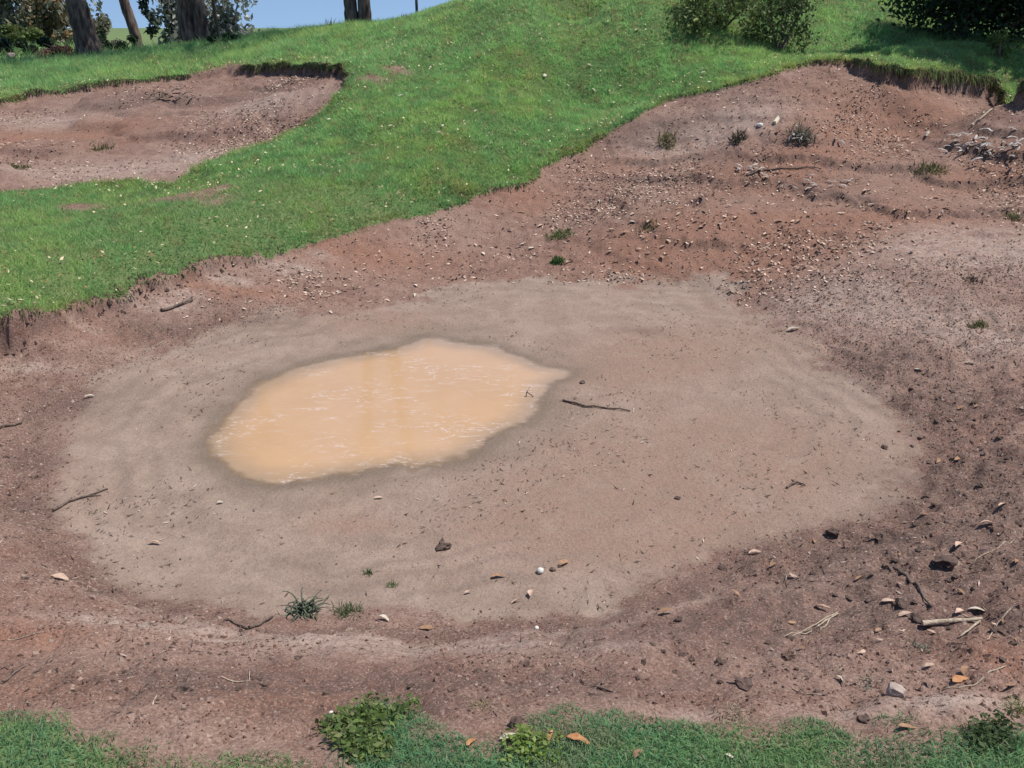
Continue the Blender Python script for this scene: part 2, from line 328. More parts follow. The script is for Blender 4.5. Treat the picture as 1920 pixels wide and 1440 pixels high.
wallm = np.clip(np.where(lip > .05, ss(.05, .0, np.abs(-dd - .035)) * (lip / .18), 0), 0, 1)
dark = np.clip(dark + ledge * .55 + wallm * .7 * (fbm(X*9, Y*9, 71) > .42), 0, 1)  # dark soil plus undercut shade painted on ledge risers and lip walls
siltm = np.clip(.5 + (ds + (fbm(X*2.2, Y*2.2, 73, 4) - .5) * (.35 + .8 * ss(4.5, 6.5, Y)) + (fbm(X*13, Y*13, 74, 3) - .5) * .3 * ss(-.5, 1, X)) / (.24 + .2 * ss(0, 1.5, X) + .25 * ss(4.5, 6, Y)), 0, 1)
wet = np.clip(ss(-.28, .05, dp + (fbm(X*4, Y*4, 72, 3) - .5) * .4), 0, 1) * (.5 + .4 * ss(-.06, .02, dp))
baldspots = [(155,388,.16),(350,372,.28),(738,130,.22),(700,150,.15),(395,355,.18),(590,128,.25),(425,128,.4)]
bald = np.clip(sum(blob(u, v, r, 1.6) for u, v, r in baldspots) * (.4 + 1.2 * fbm(X*6, Y*6, 77)), 0, 1)
ny, nx = X.shape
idx = np.arange(nx * ny).reshape(ny, nx)
quads = np.stack([idx[:-1, :-1], idx[:-1, 1:], idx[1:, 1:], idx[1:, :-1]], -1).reshape(-1, 4)
GV = np.where(Y < 2.4, ss(.05, .15, -dd + (fbm(X*9, Y*9, 93, 3) - .5) * .14) * .9, GR)
g3 = np.c_[(GV * (1 - bald)).ravel(), siltm.ravel(), wet.ravel()]; g4 = np.c_[orange.ravel(), pale.ravel(), dark.ravel()]
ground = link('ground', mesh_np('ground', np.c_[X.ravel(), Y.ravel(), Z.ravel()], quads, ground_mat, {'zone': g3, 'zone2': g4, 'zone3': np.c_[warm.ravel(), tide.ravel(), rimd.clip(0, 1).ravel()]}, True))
tag(ground, kind='structure')

# ------------------------------------------------------------------ muddy puddle
px = np.arange(pq[:, 0].min() - .15, pq[:, 0].max() + .15, .02); py = np.arange(pq[:, 1].min() - .15, pq[:, 1].max() + .15, .02)
PX, PY = np.meshgrid(px, py); zt = G(PX, PY); dep = ZW - zt
keep = dep > -.02
pid = np.arange(PX.size).reshape(PX.shape)
qd = np.stack([pid[:-1, :-1], pid[:-1, 1:], pid[1:, 1:], pid[1:, :-1]], -1).reshape(-1, 4)
kk = (keep[:-1, :-1] & keep[:-1, 1:] & keep[1:, 1:] & keep[1:, :-1]).ravel() & (sdf(pq, PX, PY)[:-1, :-1].ravel() > -.15)
qd = qd[kk]; used, inv = np.unique(qd, return_inverse=True)
nb = NB('muddy_water', .06)
nb.b.inputs['Specular IOR Level'].default_value = .5; nb.b.inputs['IOR'].default_value = 1.45
da = nb.sep(nb.attr('depth'))
n1 = nb.noise(3, 4); n2 = nb.noise(17, 4, .65, nb.scaled(.55, 1.5, 1), 1.2); n3 = nb.noise(60, 3)
c = nb.mix(nb.rng(n1, .3, .7), (.45, .282, .160), (.48, .302, .174))
c = nb.mix(nb.rng(nb.math('ADD', da[0], nb.math('MULTIPLY', nb.math('SUBTRACT', nb.noise(7, 4), .5), .35)), -.05, .75), (.31, .215, .14), c)
sc_ = nb.math('MULTIPLY', nb.rng(n2, .52, .62), nb.math('MULTIPLY', nb.rng(n3, .36, .56, .1, 1), nb.rng(nb.noise(3.2, 4), .38, .62, .1, 1)))
c = nb.mix(nb.math('MULTIPLY', sc_, .62), c, (.56, .46, .41))
wb = nb.bump(nb.noise(22, 3, .5, nb.scaled(.5, 1.5, 1)), .05, .01)
nb.l(nb.rng(nb.math('ADD', da[0], nb.math('MULTIPLY', nb.math('SUBTRACT', nb.noise(20, 4), .5), .12)), -.08, .16, .0, 1), nb.b.inputs['Alpha'])
wm = nb.out(c, wb, nb.rng(sc_, 0, 1, .05, .3))
pud = link('puddle_water', mesh_np('puddle_water', np.c_[PX.ravel(), PY.ravel(), np.full(PX.size, ZW)][used], inv.reshape(-1, 4), wm, {'depth': np.repeat((dep.ravel()[used] / .05)[:, None], 3, 1)}, True))
tag(pud, kind='structure')

# ------------------------------------------------------------------ grass
def grass_material(name, trans=.45):
    nb = NB(name, .6)
    c = nb.attr('Col'); nb.l(c, nb.b.inputs['Base Color'])
    tr = nb.n('ShaderNodeBsdfTranslucent'); mx = nb.n('ShaderNodeMixShader'); mx.inputs[0].default_value = trans
    nb.l(c, tr.inputs[0]); nb.l(nb.b.outputs[0], mx.inputs[1]); nb.l(tr.outputs[0], mx.inputs[2])
    nb.l(mx.outputs[0], nb.t.nodes['Material Output'].inputs[0]); return nb.m
gmat = grass_material('grass_blade')
def blades(x, y, L, W, colr, lean=.5, seg=1, z=None):
    n = len(x); z = G(x, y) - .004 if z is None else z
    a = rng.uniform(0, 2*np.pi, n); ln = np.abs(rng.normal(lean, .3, n)).clip(0, 1.25); b = rng.uniform(0, 2*np.pi, n)
    base = np.c_[x, y, z]; d = np.c_[np.cos(a)*np.sin(ln), np.sin(a)*np.sin(ln), np.cos(ln)]
    s = np.c_[np.cos(b), np.sin(b), np.zeros(n)] * (W*.5)[:, None]
    jit = colr
    if seg == 1:
        V = np.stack([base - s, base + s, base + d * L[:, None]], 1).reshape(-1, 3); i = np.arange(n) * 3
        Fc = np.c_[i, i+1, i+2]; C = np.repeat(jit, 3, 0)
    else:
        mid = base + d * (L*.55)[:, None]; d2 = d.copy(); d2[:, 2] -= .55; tip = mid + d2 * (L*.55)[:, None]
        V = np.stack([base - s, base + s, mid + s*.8, mid - s*.8, tip], 1).reshape(-1, 3); i = np.arange(n) * 5
        Fc = np.concatenate([np.c_[i, i+1, i+2], np.c_[i, i+2, i+3], np.c_[i+3, i+2, i+4]]); C = np.repeat(jit, 5, 0)
    return V, Fc, C
def gcol(x, y, edge):
    n = len(x); t = fbm(x*1.1, y*1.1, 81, 4); t2 = fbm(x*4.5, y*4.5, 82, 3)
    A = np.array([.20, .36, .128]); B = np.array([.245, .375, .118]); D = np.array([.155, .305, .115]); S = np.array([.42, .36, .19])
    k = ss(.42, .62, t)[:, None]; c = A * (1-k) + B * k
    k = (ss(.5, .68, t2) * .7)[:, None]; c = c * (1-k) + D * k
    k = (ss(.25, .0, edge) * .55)[:, None] * ss(.35, .6, fbm(x*2.2, y*2.2, 85, 3))[:, None]; c = c * (1-k) + np.array([.24, .22, .05]) * k
    k = (ss(.6, .74, fbm(x*9, y*9, 86, 3)) * .6)[:, None]; c = c * (1-k) + np.array([.30, .27, .12]) * k
    dry = (rng.random(n) < .07)[:, None]; c = np.where(dry, S, c)
    return c * rng.uniform(.65, 1.3, n)[:, None]
def in_view(x, y, z, m=.35):
    d = y * cp + (EYE - z) * sp; u = x / d; vv = (y * sp - (EYE - z) * cp) / d
    return (d > .3) & (np.abs(u) < .6008 + m / np.maximum(d, .5)) & (vv < .4506 + m/np.maximum(d, .5)) & (vv > -.4506 - m/np.maximum(d, .5))
NDD = -dd
def scatter(n, x0, x1, y0, y1, dens):
    x = rng.uniform(x0, x1, n); y = rng.uniform(y0, y1, n); z = G(x, y)
    k = in_view(x, y, z) & (rng.random(n) < dens(x, y)); return x[k], y[k]
turfd = lambda x, y: MSK(x, y, GR) * (1 - .93 * MSK(x, y, bald))
# hillside
Vs, Fs, Cs, off = [], [], [], 0
def add(t):
    global off
    V, Fc, C = t; Vs.append(V); Fs.append(Fc + off); Cs.append(C); off += len(V)
def flush(name, label, mat=gmat):
    global Vs, Fs, Cs, off
    o = link(name, mesh_np(name, np.concatenate(Vs), np.concatenate(Fs), mat, {'Col': np.concatenate(Cs)}))
    tag(o, label, 'grass', kind='stuff'); Vs, Fs, Cs, off = [], [], [], 0; return o
for n, y0, y1, xr, L, W in [(620000, 4.6, 8.5, 7, .045, .0058), (1000000, 8.5, 12.5, 9, .05, .0075), (820000, 12.5, 18.5, 13, .06, .010), (60000, 18.5, 27, 18, .11, .022)]:
    x, y = scatter(n, -xr, xr, y0, y1, turfd); e = MSK(x, y, NDD)
    tall = 1 + .6 * ss(13.2, 15, y) * ss(-1, -3.5, x) + .35 * ss(.62, .75, fbm(x*1.7, y*1.7, 91, 3))
    tf = fbm(x*6.5, y*6.5, 92, 3); tall *= .8 + .55 * ss(.42, .68, tf)
    tall = np.where(e < .12, tall * 1.2, tall)
    add(blades(x, y, L * tall * rng.uniform(.5, 1.5, len(x)), W * rng.uniform(.6, 1.4, len(x)), gcol(x, y, e) * (.86 + .3 * ss(.35, .66, tf))[:, None] * (1.12 + .2 * ss(8, 11, y))[:, None], .9))
flush('hillside_grass', 'short green grass covering the hillside around both bunkers')
# turf fringe hanging over the bunker lips
gyd, gxd = np.gradient(dd, YS, XS)
def fringe(n, y0, y1, x0, x1, L, W, mul, dark_):
    x = rng.uniform(x0, x1, n); y = rng.uniform(y0, y1, n); e = MSK(x, y, NDD); lp = MSK(x, y, lip); k = (e > .035) & (e < .12) & (rng.random(n) < np.clip(lp / .12, .12, 1)) & in_view(x, y, G(x, y)); x, y, lp = x[k], y[k], lp[k]; n = len(x)
    hx = MSK(x, y, gxd); hy = MSK(x, y, gyd); q = np.hypot(hx, hy) + 1e-6; hx, hy = hx/q, hy/q
    l = (L + lp * mul) * rng.uniform(.4, 1.25, n); base = np.c_[x, y, G(x, y)]; jx = rng.normal(0, .35, n)
    mid = base + np.c_[hx + jx*hy, hy - jx*hx, rng.uniform(-.1, .5, n)] * (l*.45)[:, None]; tip = mid + np.c_[hx*.35, hy*.35, -np.ones(n)] * (l*.6)[:, None]
    s_ = np.c_[-hy, hx, 0*x] * (W * rng.uniform(.6, 1.4, n) * .5)[:, None]
    V = np.stack([base - s_, base + s_, mid + s_, mid - s_, tip], 1).reshape(-1, 3); i = np.arange(n)*5
    c = gcol(x, y, 0*x + .1) * np.where(rng.random(n) < dark_, .35, .9)[:, None]; c = np.where((rng.random(n) < .3)[:, None], np.array([.22, .15, .09]) * rng.uniform(.4, 1.2, n)[:, None], c)
    add((V, np.concatenate([np.c_[i, i+1, i+2], np.c_[i, i+2, i+3], np.c_[i+3, i+2, i+4]]), np.repeat(c, 5, 0)))
fringe(160000, 4.5, 9, -6, 2, .028, .006, .06, .3); fringe(900000, 8.5, 14.5, -10, 8, .035, .009, .38, .45)
flush('turf_fringe', 'ragged turf fringe hanging over the bunker lips')
# near lawn
x, y = scatter(380000, -2.2, 2.2, .95, 2.1, turfd); e = MSK(x, y, NDD)
thin = rng.random(len(x)) < np.where(x < -.35, .55, .95) * (.2 + .8 * ss(.0, .10, e + (fbm(x*9, y*9, 93, 3) - .5) * .16)); x, y, e = x[thin], y[thin], e[thin]
c = gcol(x, y, e + .1); c = c * np.array([.70, .78, .98])
add(blades(x, y, .03 * (.5 + .5 * ss(0, .15, e)) * rng.uniform(.4, 1.5, len(x)), .0028 * rng.uniform(.7, 1.4, len(x)), c * 1.06, .85, 2))
flush('lawn_grass', 'thick green lawn along the bottom edge of the photo')
print('GRASS done')

# ------------------------------------------------------------------ materials of the small things
def simple(name, a, b, scale=30, rough=.85, bump=.3, mode='obj', stretch=(1,1,1)):
    nb = NB(name, rough); n = nb.noise(scale, 4, .6, nb.scaled(*stretch)); c = nb.mix(nb.rng(n, .3, .7), a, b)
    if mode == 'obj':
        r = objrand(nb); c = nb.mix(nb.rng(r, 0, 1, 0, .5), c, nb.mix(.6, c, (.07, .045, .03)))
    return nb.out(c, nb.bump(n, bump, .01))
M_pale = simple('pale_dead_leaf', (.44, .29, .21), (.56, .41, .31), 60)
M_cream = simple('cream_dead_leaf', (.48, .41, .31), (.60, .54, .43), 60)
M_tan = simple('brown_dead_leaf', (.24, .13, .075), (.36, .22, .13), 60)
M_orange = simple('orange_dead_leaf', (.40, .17, .065), (.52, .26, .11), 50, .6)
M_twig = simple('grey_twig_bark', (.09, .065, .05), (.2, .15, .12), 80, .9, .5)
M_straw = simple('pale_straw', (.30, .23, .165), (.50, .41, .31), 90, .9, .6)
M_clod = simple('dark_soil_clod', (.05, .033, .027), (.15, .10, .08), 60, .95, .6)
M_stone = simple('pale_stone', (.40, .31, .26), (.50, .40, .34), 40, .8, .4)
M_white = simple('white_pebble', (.66, .63, .57), (.75, .72, .66), 30, .6, .2)
M_bark = simple('tree_bark', (.035, .022, .018), (.20, .145, .12), 9, .95, .9, 'x', (1.6, 1.6, .35))
M_greybark = simple('grey_bark', (.34, .30, .26), (.58, .53, .48), 14, .9, .6)
M_post = simple('dark_post', (.05, .05, .05), (.09, .085, .08), 9, .8, .2)
attrm = NB('scattered_bits', .9); attr_mat = attrm.out(attrm.attr('Col'))
leaf_mat = grass_material('tree_leaf', .3)

def leaf_mesh(name, mat, wid=.4, curl=.18, arch=.15, ends=1.0):
    nu = 6; V = []; Fc = []; tws = random.uniform(-.7, .7)
    for i in range(nu + 1):
        t = i / nu; hw = wid * .5 * (math.sin(math.pi * t ** .85) ** .8 + .03) * (1 + random.uniform(-.25, .2))
        zc = arch * math.sin(math.pi * t) * ends + random.uniform(-.015, .015); sx = .35 * math.sin(3 * t)
        tw = tws * (t - .4); V += [(t - .5, -hw + sx * .3, zc + curl * hw / wid * 1.6 - tw * hw), (t - .5, sx * .3, zc), (t - .5, hw + sx * .3, zc + curl * hw / wid + tw * hw)]
    for i in range(nu):
        a = i * 3; Fc += [(a, a+3, a+4, a+1), (a+1, a+4, a+5, a+2)]
    me = mesh_np(name, V, Fc, mat, None, True)
    return me
LM = {}
for k, m in (('pale', M_pale), ('cream', M_cream), ('tan', M_tan), ('orange', M_orange)):
    LM[k] = [leaf_mesh('leaf_' + k, m, random.uniform(.26, .46), random.choice([-.06, .03, .08, .16]), random.uniform(.015, .09)) for _ in range(7)]
def put_leaf(u, v, px, kind, label, group=None, rz=None, up=.25, lift=0):
    p = P(u, v); L = px * depth(p) / F
    o = link('dead_leaf', random.choice(LM[kind]), None, (p[0], p[1], p[2] + .006 + L * .06 + lift), (random.uniform(-up, up), random.uniform(-up, up), random.uniform(0, 6.28) if rz is None else rz), L)
    return tag(o, label, 'leaf', group)
for a in [(1085,1395,52,'orange','large orange brown curled leaf lying on the lawn at bottom centre',-.4),
    (1033,1384,24,'orange','small orange leaf in the lawn just left of the large curled one',1.2),
    (885,1396,32,'orange','rust red leaf at the lawn edge beside the pale bark scrap',.9),
    (685,1386,32,'orange','orange leaf caught in the broadleaf weed at the bottom edge',-.4),
    (1196,1420,30,'tan','dark brown curled leaf low in the lawn right of the large orange leaf',.7),
    (1858,1400,36,'tan','brown leaf inside the dark weed at the bottom right corner',.3),
    (1700,1368,40,'tan','reddish brown leaf where soil meets the lawn at lower right',.1),
    (1368,1424,22,'cream','thin cream leaf standing in the lawn at the bottom edge',-.9),
    (113,1088,36,'pale','long pale leaf lying alone on red soil at the left edge',-.1),
    (998,1116,30,'pale','pink pale curled leaf below the white round pebble',1.3),
    (968,1131,22,'pale','small pale leaf just left of the pink curled leaf',.4),
    (878,1114,16,'pale','little pale leaf on grey silt left of the pink curled leaf',.6),
    (935,1084,30,'tan','reddish flat leaf left of the white round pebble',.2),
    (1058,1060,26,'tan','thin curved tan leaf right of the black clod',.7),
    (1800,1026,36,'pale','broad pale orange leaf on dark soil at the right',.6),
    (1541,1144,32,'pale','pale pink leaf lying over the fan of straw stalks',-.5),
    (1415,1040,26,'pale','flat pale leaf near the lower right rim of the silt',.1),
    (1250,1152,34,'tan','brown rolled leaf on the near bank right of centre',.3),
    (1832,1150,34,'cream','cream curled leaf just above the pale broken stick',-.5),
    (1800,1152,28,'pale','peach leaf touching the cream leaf above the broken stick',.4),
    (1696,1156,28,'pale','tan leaf at the left end of the pale broken stick',.2),
    (1665,1131,26,'pale','dull pink leaf between dark twig and straw fan',-.2),
    (1572,1275,20,'cream','small cream leaf standing on edge on the lower right bank',-1.1),
    (1742,1252,22,'pale','round pale leaf below the broken stick',.2),
    (1800,1280,44,'orange','long orange leaf above the sandy strip at lower right',.4),
    (290,1022,24,'pale','small arched leaf on grey silt at lower left',.1),
    (1488,621,28,'cream','white leaf with black shadow at the right rim of the silt',.0),
    (1818,683,18,'cream','white folded leaf on mottled soil at the right edge',-.5),
    (1722,696,16,'cream','tiny white leaf on the red patch right of the silt',-.1),
    (710,936,18,'pale','small pale leaf below the puddle',.1),
    (413,945,14,'cream','tiny white leaf below the left end of the puddle',.2),
    (168,746,20,'cream','pale chip on grey silt at the left of the flat',.2),
    (800,1182,32,'tan','narrow brown leaf on the pale ridge right of the curly weed',.1),
    (720,1163,24,'cream','white curled leaf at the right foot of the curly weed',-.5),
    (1880,950,22,'pale','pale leaf on rough soil near the right edge',.3),
    (1850,985,26,'pale','pale leaf just above the broad pale orange leaf',-.3),
    (955,1388,40,'cream','pale bark scrap at the lawn edge near bottom centre',.1),
    (1810,1262,30,'tan','brown leaf beside the long orange leaf at lower right',.9)]:
    put_leaf(*a[:5], rz=a[5])
def spread(n, pts, su, sv):
    out = []
    while len(out) < n:
        u0, v0, k1, k2 = random.choice(pts); out.append((random.gauss(u0, su * k1), random.gauss(v0, sv * k2)))
    return out
for u, v in spread(120, [(1150,420,1,1),(1350,410,1,1),(1500,360,1,1),(1650,400,1,1),(1800,350,1,1),(1250,460,1,.7)], 110, 32):
    if v > 200 and 900 < u < 1915: k = random.choice(['pale','pale','cream','tan']); put_leaf(u, v, random.uniform(9, 17), k, 'small %s dead leaf on the red slope, %s' % ({'pale': 'pale pink', 'cream': 'cream', 'tan': 'brown'}[k], 'towards the grass bank' if u < 1200 else 'left below the twiggy weed' if u < 1420 else 'below the twiggy weed' if u < 1620 else 'towards the pale bark heap'), 'dead leaves on the red slope')
for u, v in spread(28, [(700,520,1,1),(850,500,1,1),(950,470,1,1),(650,550,1,1)], 80, 30):
    k = random.choice(['pale','cream']); put_leaf(u, v, random.uniform(9, 15), k, 'small %s dead leaf on soil %s the puddle' % ({'pale': 'pale pink', 'cream': 'cream', 'tan': 'brown'}[k], 'left above' if u < 720 else 'right above'), 'dead leaves above the puddle')
for u, v in spread(70, [(1000,200,2,1.2),(900,260,2,1),(1150,150,1.5,1),(1250,110,1,1),(750,200,1,1),(1050,90,1,1)], 80, 45):
    if v > 10 and MSK(*P(u, v)[:2], NDD) > .15: k = random.choice(['cream','cream','pale']); put_leaf(u, v, random.uniform(7, 13), k, '%s dead leaf in the hillside grass, %s' % ({'cream': 'yellowish', 'pale': 'pinkish'}[k], 'near the left bunker' if u < 800 else 'on the middle of the slope' if u < 1060 else 'near the olive shrub'), 'dead leaves in the hillside grass', None, .5, .025)
for u, v in spread(30, [(1800,1000,1,1),(1700,1200,1,1),(1850,1180,1,1),(1500,1120,1,1),(1800,800,1,1)], 80, 50):
    if u < 1920 and v < 1340: put_leaf(u, v, random.uniform(11, 22), random.choice(['pale','tan','tan']), 'small dead leaf on the rough soil of the lower right bank', 'dead leaves on the lower right bank')

# ------------------------------------------------------------------ twigs, sticks, stalks
def tube(path, rad, sides=6, rough=.0):
    path = np.asarray(path, float); n = len(path); V = []; Fc = []
    for i in range(n):
        t = path[min(i+1, n-1)] - path[max(i-1, 0)]; t /= np.linalg.norm(t) + 1e-9
        a = np.cross(t, (0, 0, 1) if abs(t[2]) < .9 else (1, 0, 0)); a /= np.linalg.norm(a); b = np.cross(t, a)
        for k in range(sides):
            th = 2 * math.pi * k / sides; r = rad[i] * (1 + random.uniform(-rough, rough))
            V.append(path[i] + r * (math.cos(th) * a + math.sin(th) * b))
    for i in range(n - 1):
        for k in range(sides):
            Fc.append((i*sides+k, i*sides+(k+1) % sides, (i+1)*sides+(k+1) % sides, (i+1)*sides+k))
    for e in (0, n - 1):
        c = len(V); V.append(path[e])
        for k in range(sides): Fc.append((c, e*sides+k, e*sides+(k+1) % sides, c))
    # caps as degenerate quads become triangles
    return V, Fc
def tube_mesh(name, tubes, mat):
    V = []; Fc = []
    for p, r, s, ro in tubes:
        v, f = tube(p, r, s, ro); o = len(V); V += list(v); Fc += [tuple(i + o for i in q) for q in f]
    me = bpy.data.meshes.new(name); me.from_pydata([tuple(map(float, q)) for q in V], [], [q if len(set(q)) == 4 else tuple(dict.fromkeys(q)) for q in Fc]); me.update()
    for p in me.polygons: p.use_smooth = True
    me.materials.append(mat); return me
def ground_path(pts, lift, n=4):
    w_ = [P(u, v) for u, v in pts]; out = []
    for a, b in zip(w_[:-1], w_[1:]):
        for k in range(n):
            t = k / n; q = a * (1-t) + b * t; q[2] = G(q[0], q[1]) + lift + random.uniform(0, lift); q[:2] += np.random.default_rng(len(out)).normal(0, lift * .15, 2); out.append(q)
    e = w_[-1].copy(); e[2] += lift; out.append(e); return np.array(out)
def stick(name, cat, label, branches, mat, rigid=False):
    tubes = []; org = None
    for pts, px in branches:
        p0 = P(*pts[0]); r = px * .5 * depth(p0) / F; q = ground_path(pts, r * .9)
        if rigid: q = q[0] + (q[-1] - q[0]) * np.linspace(0, 1, 9)[:, None] + np.array([0, 0, r * .8]) + rng.normal(0, r * .12, (9, 3))
        if org is None: org = q[0].copy(); org[2] = G(org[0], org[1])
        tubes.append((q - org, np.linspace(r, r * .55, len(q)), 7, .12))
    return tag(link(name, tube_mesh(name, tubes, mat), None, tuple(org)), label, cat)
stick('broken_stick', 'stick', 'thick pale broken stick with a side twig on the lower right bank', [([(1727,1176),(1780,1173),(1838,1167)], 11), ([(1838,1168),(1825,1182),(1800,1196)], 5)], M_straw, True)
stick('dark_twig', 'twig', 'long dark twig pointing down to the broken stick', [([(1676,1068),(1705,1092),(1728,1115),(1746,1140)], 7), ([(1655,1062),(1670,1072)], 5)], M_twig)
stick('dark_twig', 'twig', 'thin dark twig at the left rim of the silt', [([(100,960),(130,942),(165,932),(202,918)], 5), ([(165,932),(190,930)], 3)], M_twig)
stick('bent_twig', 'twig', 'bent pale twig left of the curly weed', [([(423,1163),(445,1172),(467,1180)], 5), ([(467,1180),(490,1172),(512,1158)], 7)], M_twig)
stick('dark_twig', 'twig', 'dark sliver of twig at the left picture edge on red soil', [([(-6,806),(20,800),(42,795)], 5)], M_twig)
stick('dark_root', 'root', 'dark root showing below the left turf lip', [([(303,585),(330,577),(362,564)], 6)], M_twig)
stick('dark_twig', 'twig', 'thin dark twig lying right of the puddle tip', [([(1055,752),(1100,764),(1150,768),(1182,772)], 4)], M_twig)
stick('forked_twig', 'twig', 'small forked twig on silt at the right', [([(1475,916),(1492,906),(1510,912)], 5), ([(1492,906),(1484,900)], 3)], M_twig)
stick('pale_stick', 'stick', 'short pale stick on the slope below the right turf lip', [([(1822,238),(1840,224),(1860,207)], 6)], M_straw)
stick('dark_twig', 'twig', 'short dark twig near the lawn right of bottom centre', [([(1128,1284),(1140,1270),(1147,1258)], 4), ([(1120,1290),(1150,1298)], 5)], M_twig)
stick('dark_twig', 'twig', 'dark twig on the far red slope beside the grey litter', [([(1400,330),(1440,320),(1480,318),(1540,318)], 4)], M_twig)
stick('dark_twig', 'twig', 'dark twig at the lower left on red soil', [([(5,1282),(25,1265),(48,1250)], 5)], M_twig)
for lab, pts in [('pale straw stalk reaching right edge above the broken stick', [(1905,1010),(1860,1035),(1818,1066)]), ('long pale straw stalk running to the orange leaf', [(1885,1250),(1840,1275),(1800,1290),(1765,1296)]),
    ('pale grass stalk arching near the lower right lawn', [(1485,1292),(1510,1303),(1538,1304)]), ('pale dry stalk at the left edge above the lower bank', [(15,1202),(45,1196),(82,1186)]),
    ('bent pale stalk on the near bank at lower left', [(415,1270),(440,1280),(468,1278),(468,1255)]), ('thin straw stalk right of the broken stick', [(1900,1140),(1870,1170),(1850,1200)])]:
    stick('straw_stalk', 'stalk', lab, [(pts, 3)], M_straw)
stick('straw_fan', 'stalks', 'fan of pale straw stalks under the pale pink leaf', [([(1570,1150),(1530,1172),(1470,1195)], 3), ([(1572,1152),(1520,1185),(1480,1196)], 3), ([(1556,1160),(1548,1175),(1536,1186)], 3), ([(1575,1145),(1520,1180),(1450,1185)], 2)], M_straw)
# twig standing in the puddle
p0 = np.array([float(q) for q in at_z(984, 744, ZW)]); sc_p = depth(p0) / F
tw = [(np.array([(0,0,-.03),(.012,0,.03),(.03,.01,.062)]), np.array([.004,.003,.002]), 6, .1), (np.array([(.012,0,.03),(.04,0,.012),(.06,-.01,-.01)]), np.array([.003,.003,.002]), 6, .1)]
tag(link('standing_twig', tube_mesh('standing_twig', tw, M_twig), None, tuple(p0)), 'small forked twig poking out of the muddy puddle', 'twig')

# ------------------------------------------------------------------ stones, clods, bark
def rock(name, mat, sq_=.7, seed=0, boxy=0, rag=.09):
    r_ = np.random.default_rng(seed); import bmesh
    bm = bmesh.new(); bmesh.ops.create_icosphere(bm, subdivisions=2, radius=.5)
    for v in bm.verts:
        c = np.array(v.co); c = np.sign(c) * np.abs(c) ** (1 - boxy * .55) * (.5 ** (boxy * .55))
        k = 1 + r_.normal(0, rag); v.co = (c[0]*k, c[1]*k, c[2]*k*sq_)
    me = bpy.data.meshes.new(name); bm.to_mesh(me); bm.free(); me.materials.append(mat); return me
clods = [rock('clod', M_clod, random.uniform(.4, .65), i, 0, .26) for i in range(9)]
def put_rock(name, u, v, px, me, label, cat, group=None, sink=.15, asp=1):
    p = P(u, v); L = px * depth(p) / F
    return tag(link(name, me, None, (p[0], p[1], p[2] + L * (.3 - sink)), (random.uniform(-.2,.2), random.uniform(-.2,.2), random.uniform(0,6)), (L, L / asp, L * .9)), label, cat, group)
wp = rock('pebble', M_white, .95, 40)
for q in wp.polygons: q.use_smooth = True
put_rock('white_pebble', 1013, 1074, 14, wp, 'small round white pebble on silt below centre', 'pebble', None, -.05)
put_rock('white_pebble', 1006, 1180, 9, wp, 'tiny round white pebble on the near bank', 'pebble', None, -.05)
put_rock('pale_stone', 1679, 1302, 30, rock('stone', M_stone, .7, 41, 1), 'pale square stone near the lawn at lower right', 'stone', None, .0)
put_rock('white_pebble', 621, 1340, 9, wp, 'tiny white pebble at the tip of the broadleaf weed', 'pebble', None, -.2)
put_rock('pale_stone', 22, 110, 14, rock('stone', M_stone, .8, 42, .5), 'pale rock in the grass at the far left', 'rock', None, -.1)
put_rock('pale_stone', 1425, 236, 11, rock('stone', M_white, .8, 43, .3), 'small white stone left of the broken white bark', 'stone')
for u, v, px, lab in [(833,1026,26,'lone dark clod on grey silt left of the white pebble'),(1036,1069,12,'round black clod right of the white pebble'),(1476,1234,20,'dark clod in the middle of the lower right bank'),(1395,1284,34,'crumbly dark clod above the lawn right of centre'),
    (1655,1016,34,'wide dark clod above the long dark twig'),(1562,1000,26,'dark clod at the lower right rim of the silt'),(1355,1066,18,'black clod near the flat pale leaf'),(1775,1056,36,'dark clod below the broad pale orange leaf'),
    (1690,1135,26,'dark clod beside the tan leaf at the broken stick'),(1718,1162,24,'dark clod at the thick end of the broken stick'),(1870,1186,26,'dark clod right of the broken stick'),(1620,1350,22,'dark clod at the sandy strip above the lawn'),
    (970,1358,26,'dark clod at the lawn notch near bottom centre'),(345,1295,26,'dark clod on the lower left bank'),(1270,935,12,'dark clod on silt right of the puddle'),(1092,718,12,'dark clod right of the puddle tip')]:
    put_rock('soil_clod', u, v, px, random.choice(clods), lab, 'clod')
for u, v in spread(64, [(1800,900,1,1),(1800,1050,1,1),(1650,1080,1,.7),(1550,1200,1.5,1),(1850,1200,.6,1),(1300,1250,1.5,.6),(1750,800,.7,1)], 80, 60):
    if u < 1915 and v < 1330: put_rock('soil_clod', u, v, random.uniform(6, 13), random.choice(clods), 'small dark clod on the rough soil %s' % ('right of the silt rim' if v < 950 else 'around the long dark twig' if v < 1130 and u > 1600 else 'around the broken stick' if u > 1650 else 'between the straw fan and the lawn'), 'clod', 'dark clods on the lower right bank', .15, random.uniform(.6, 1.2))
for u, v in spread(18, [(200,1250,2,1),(600,1290,2,.7),(60,950,.6,2),(950,1270,2,.5)], 80, 40):
    if u > 5 and v < 1340: put_rock('soil_clod', u, v, random.uniform(6, 13), random.choice(clods), 'small dark clod on the near bank, %s' % ('at the left picture edge' if u < 250 else 'below the curly weed' if u < 760 else 'below the white pebble'), 'clod', 'dark clods on the near bank', .15, random.uniform(.6, 1.2))
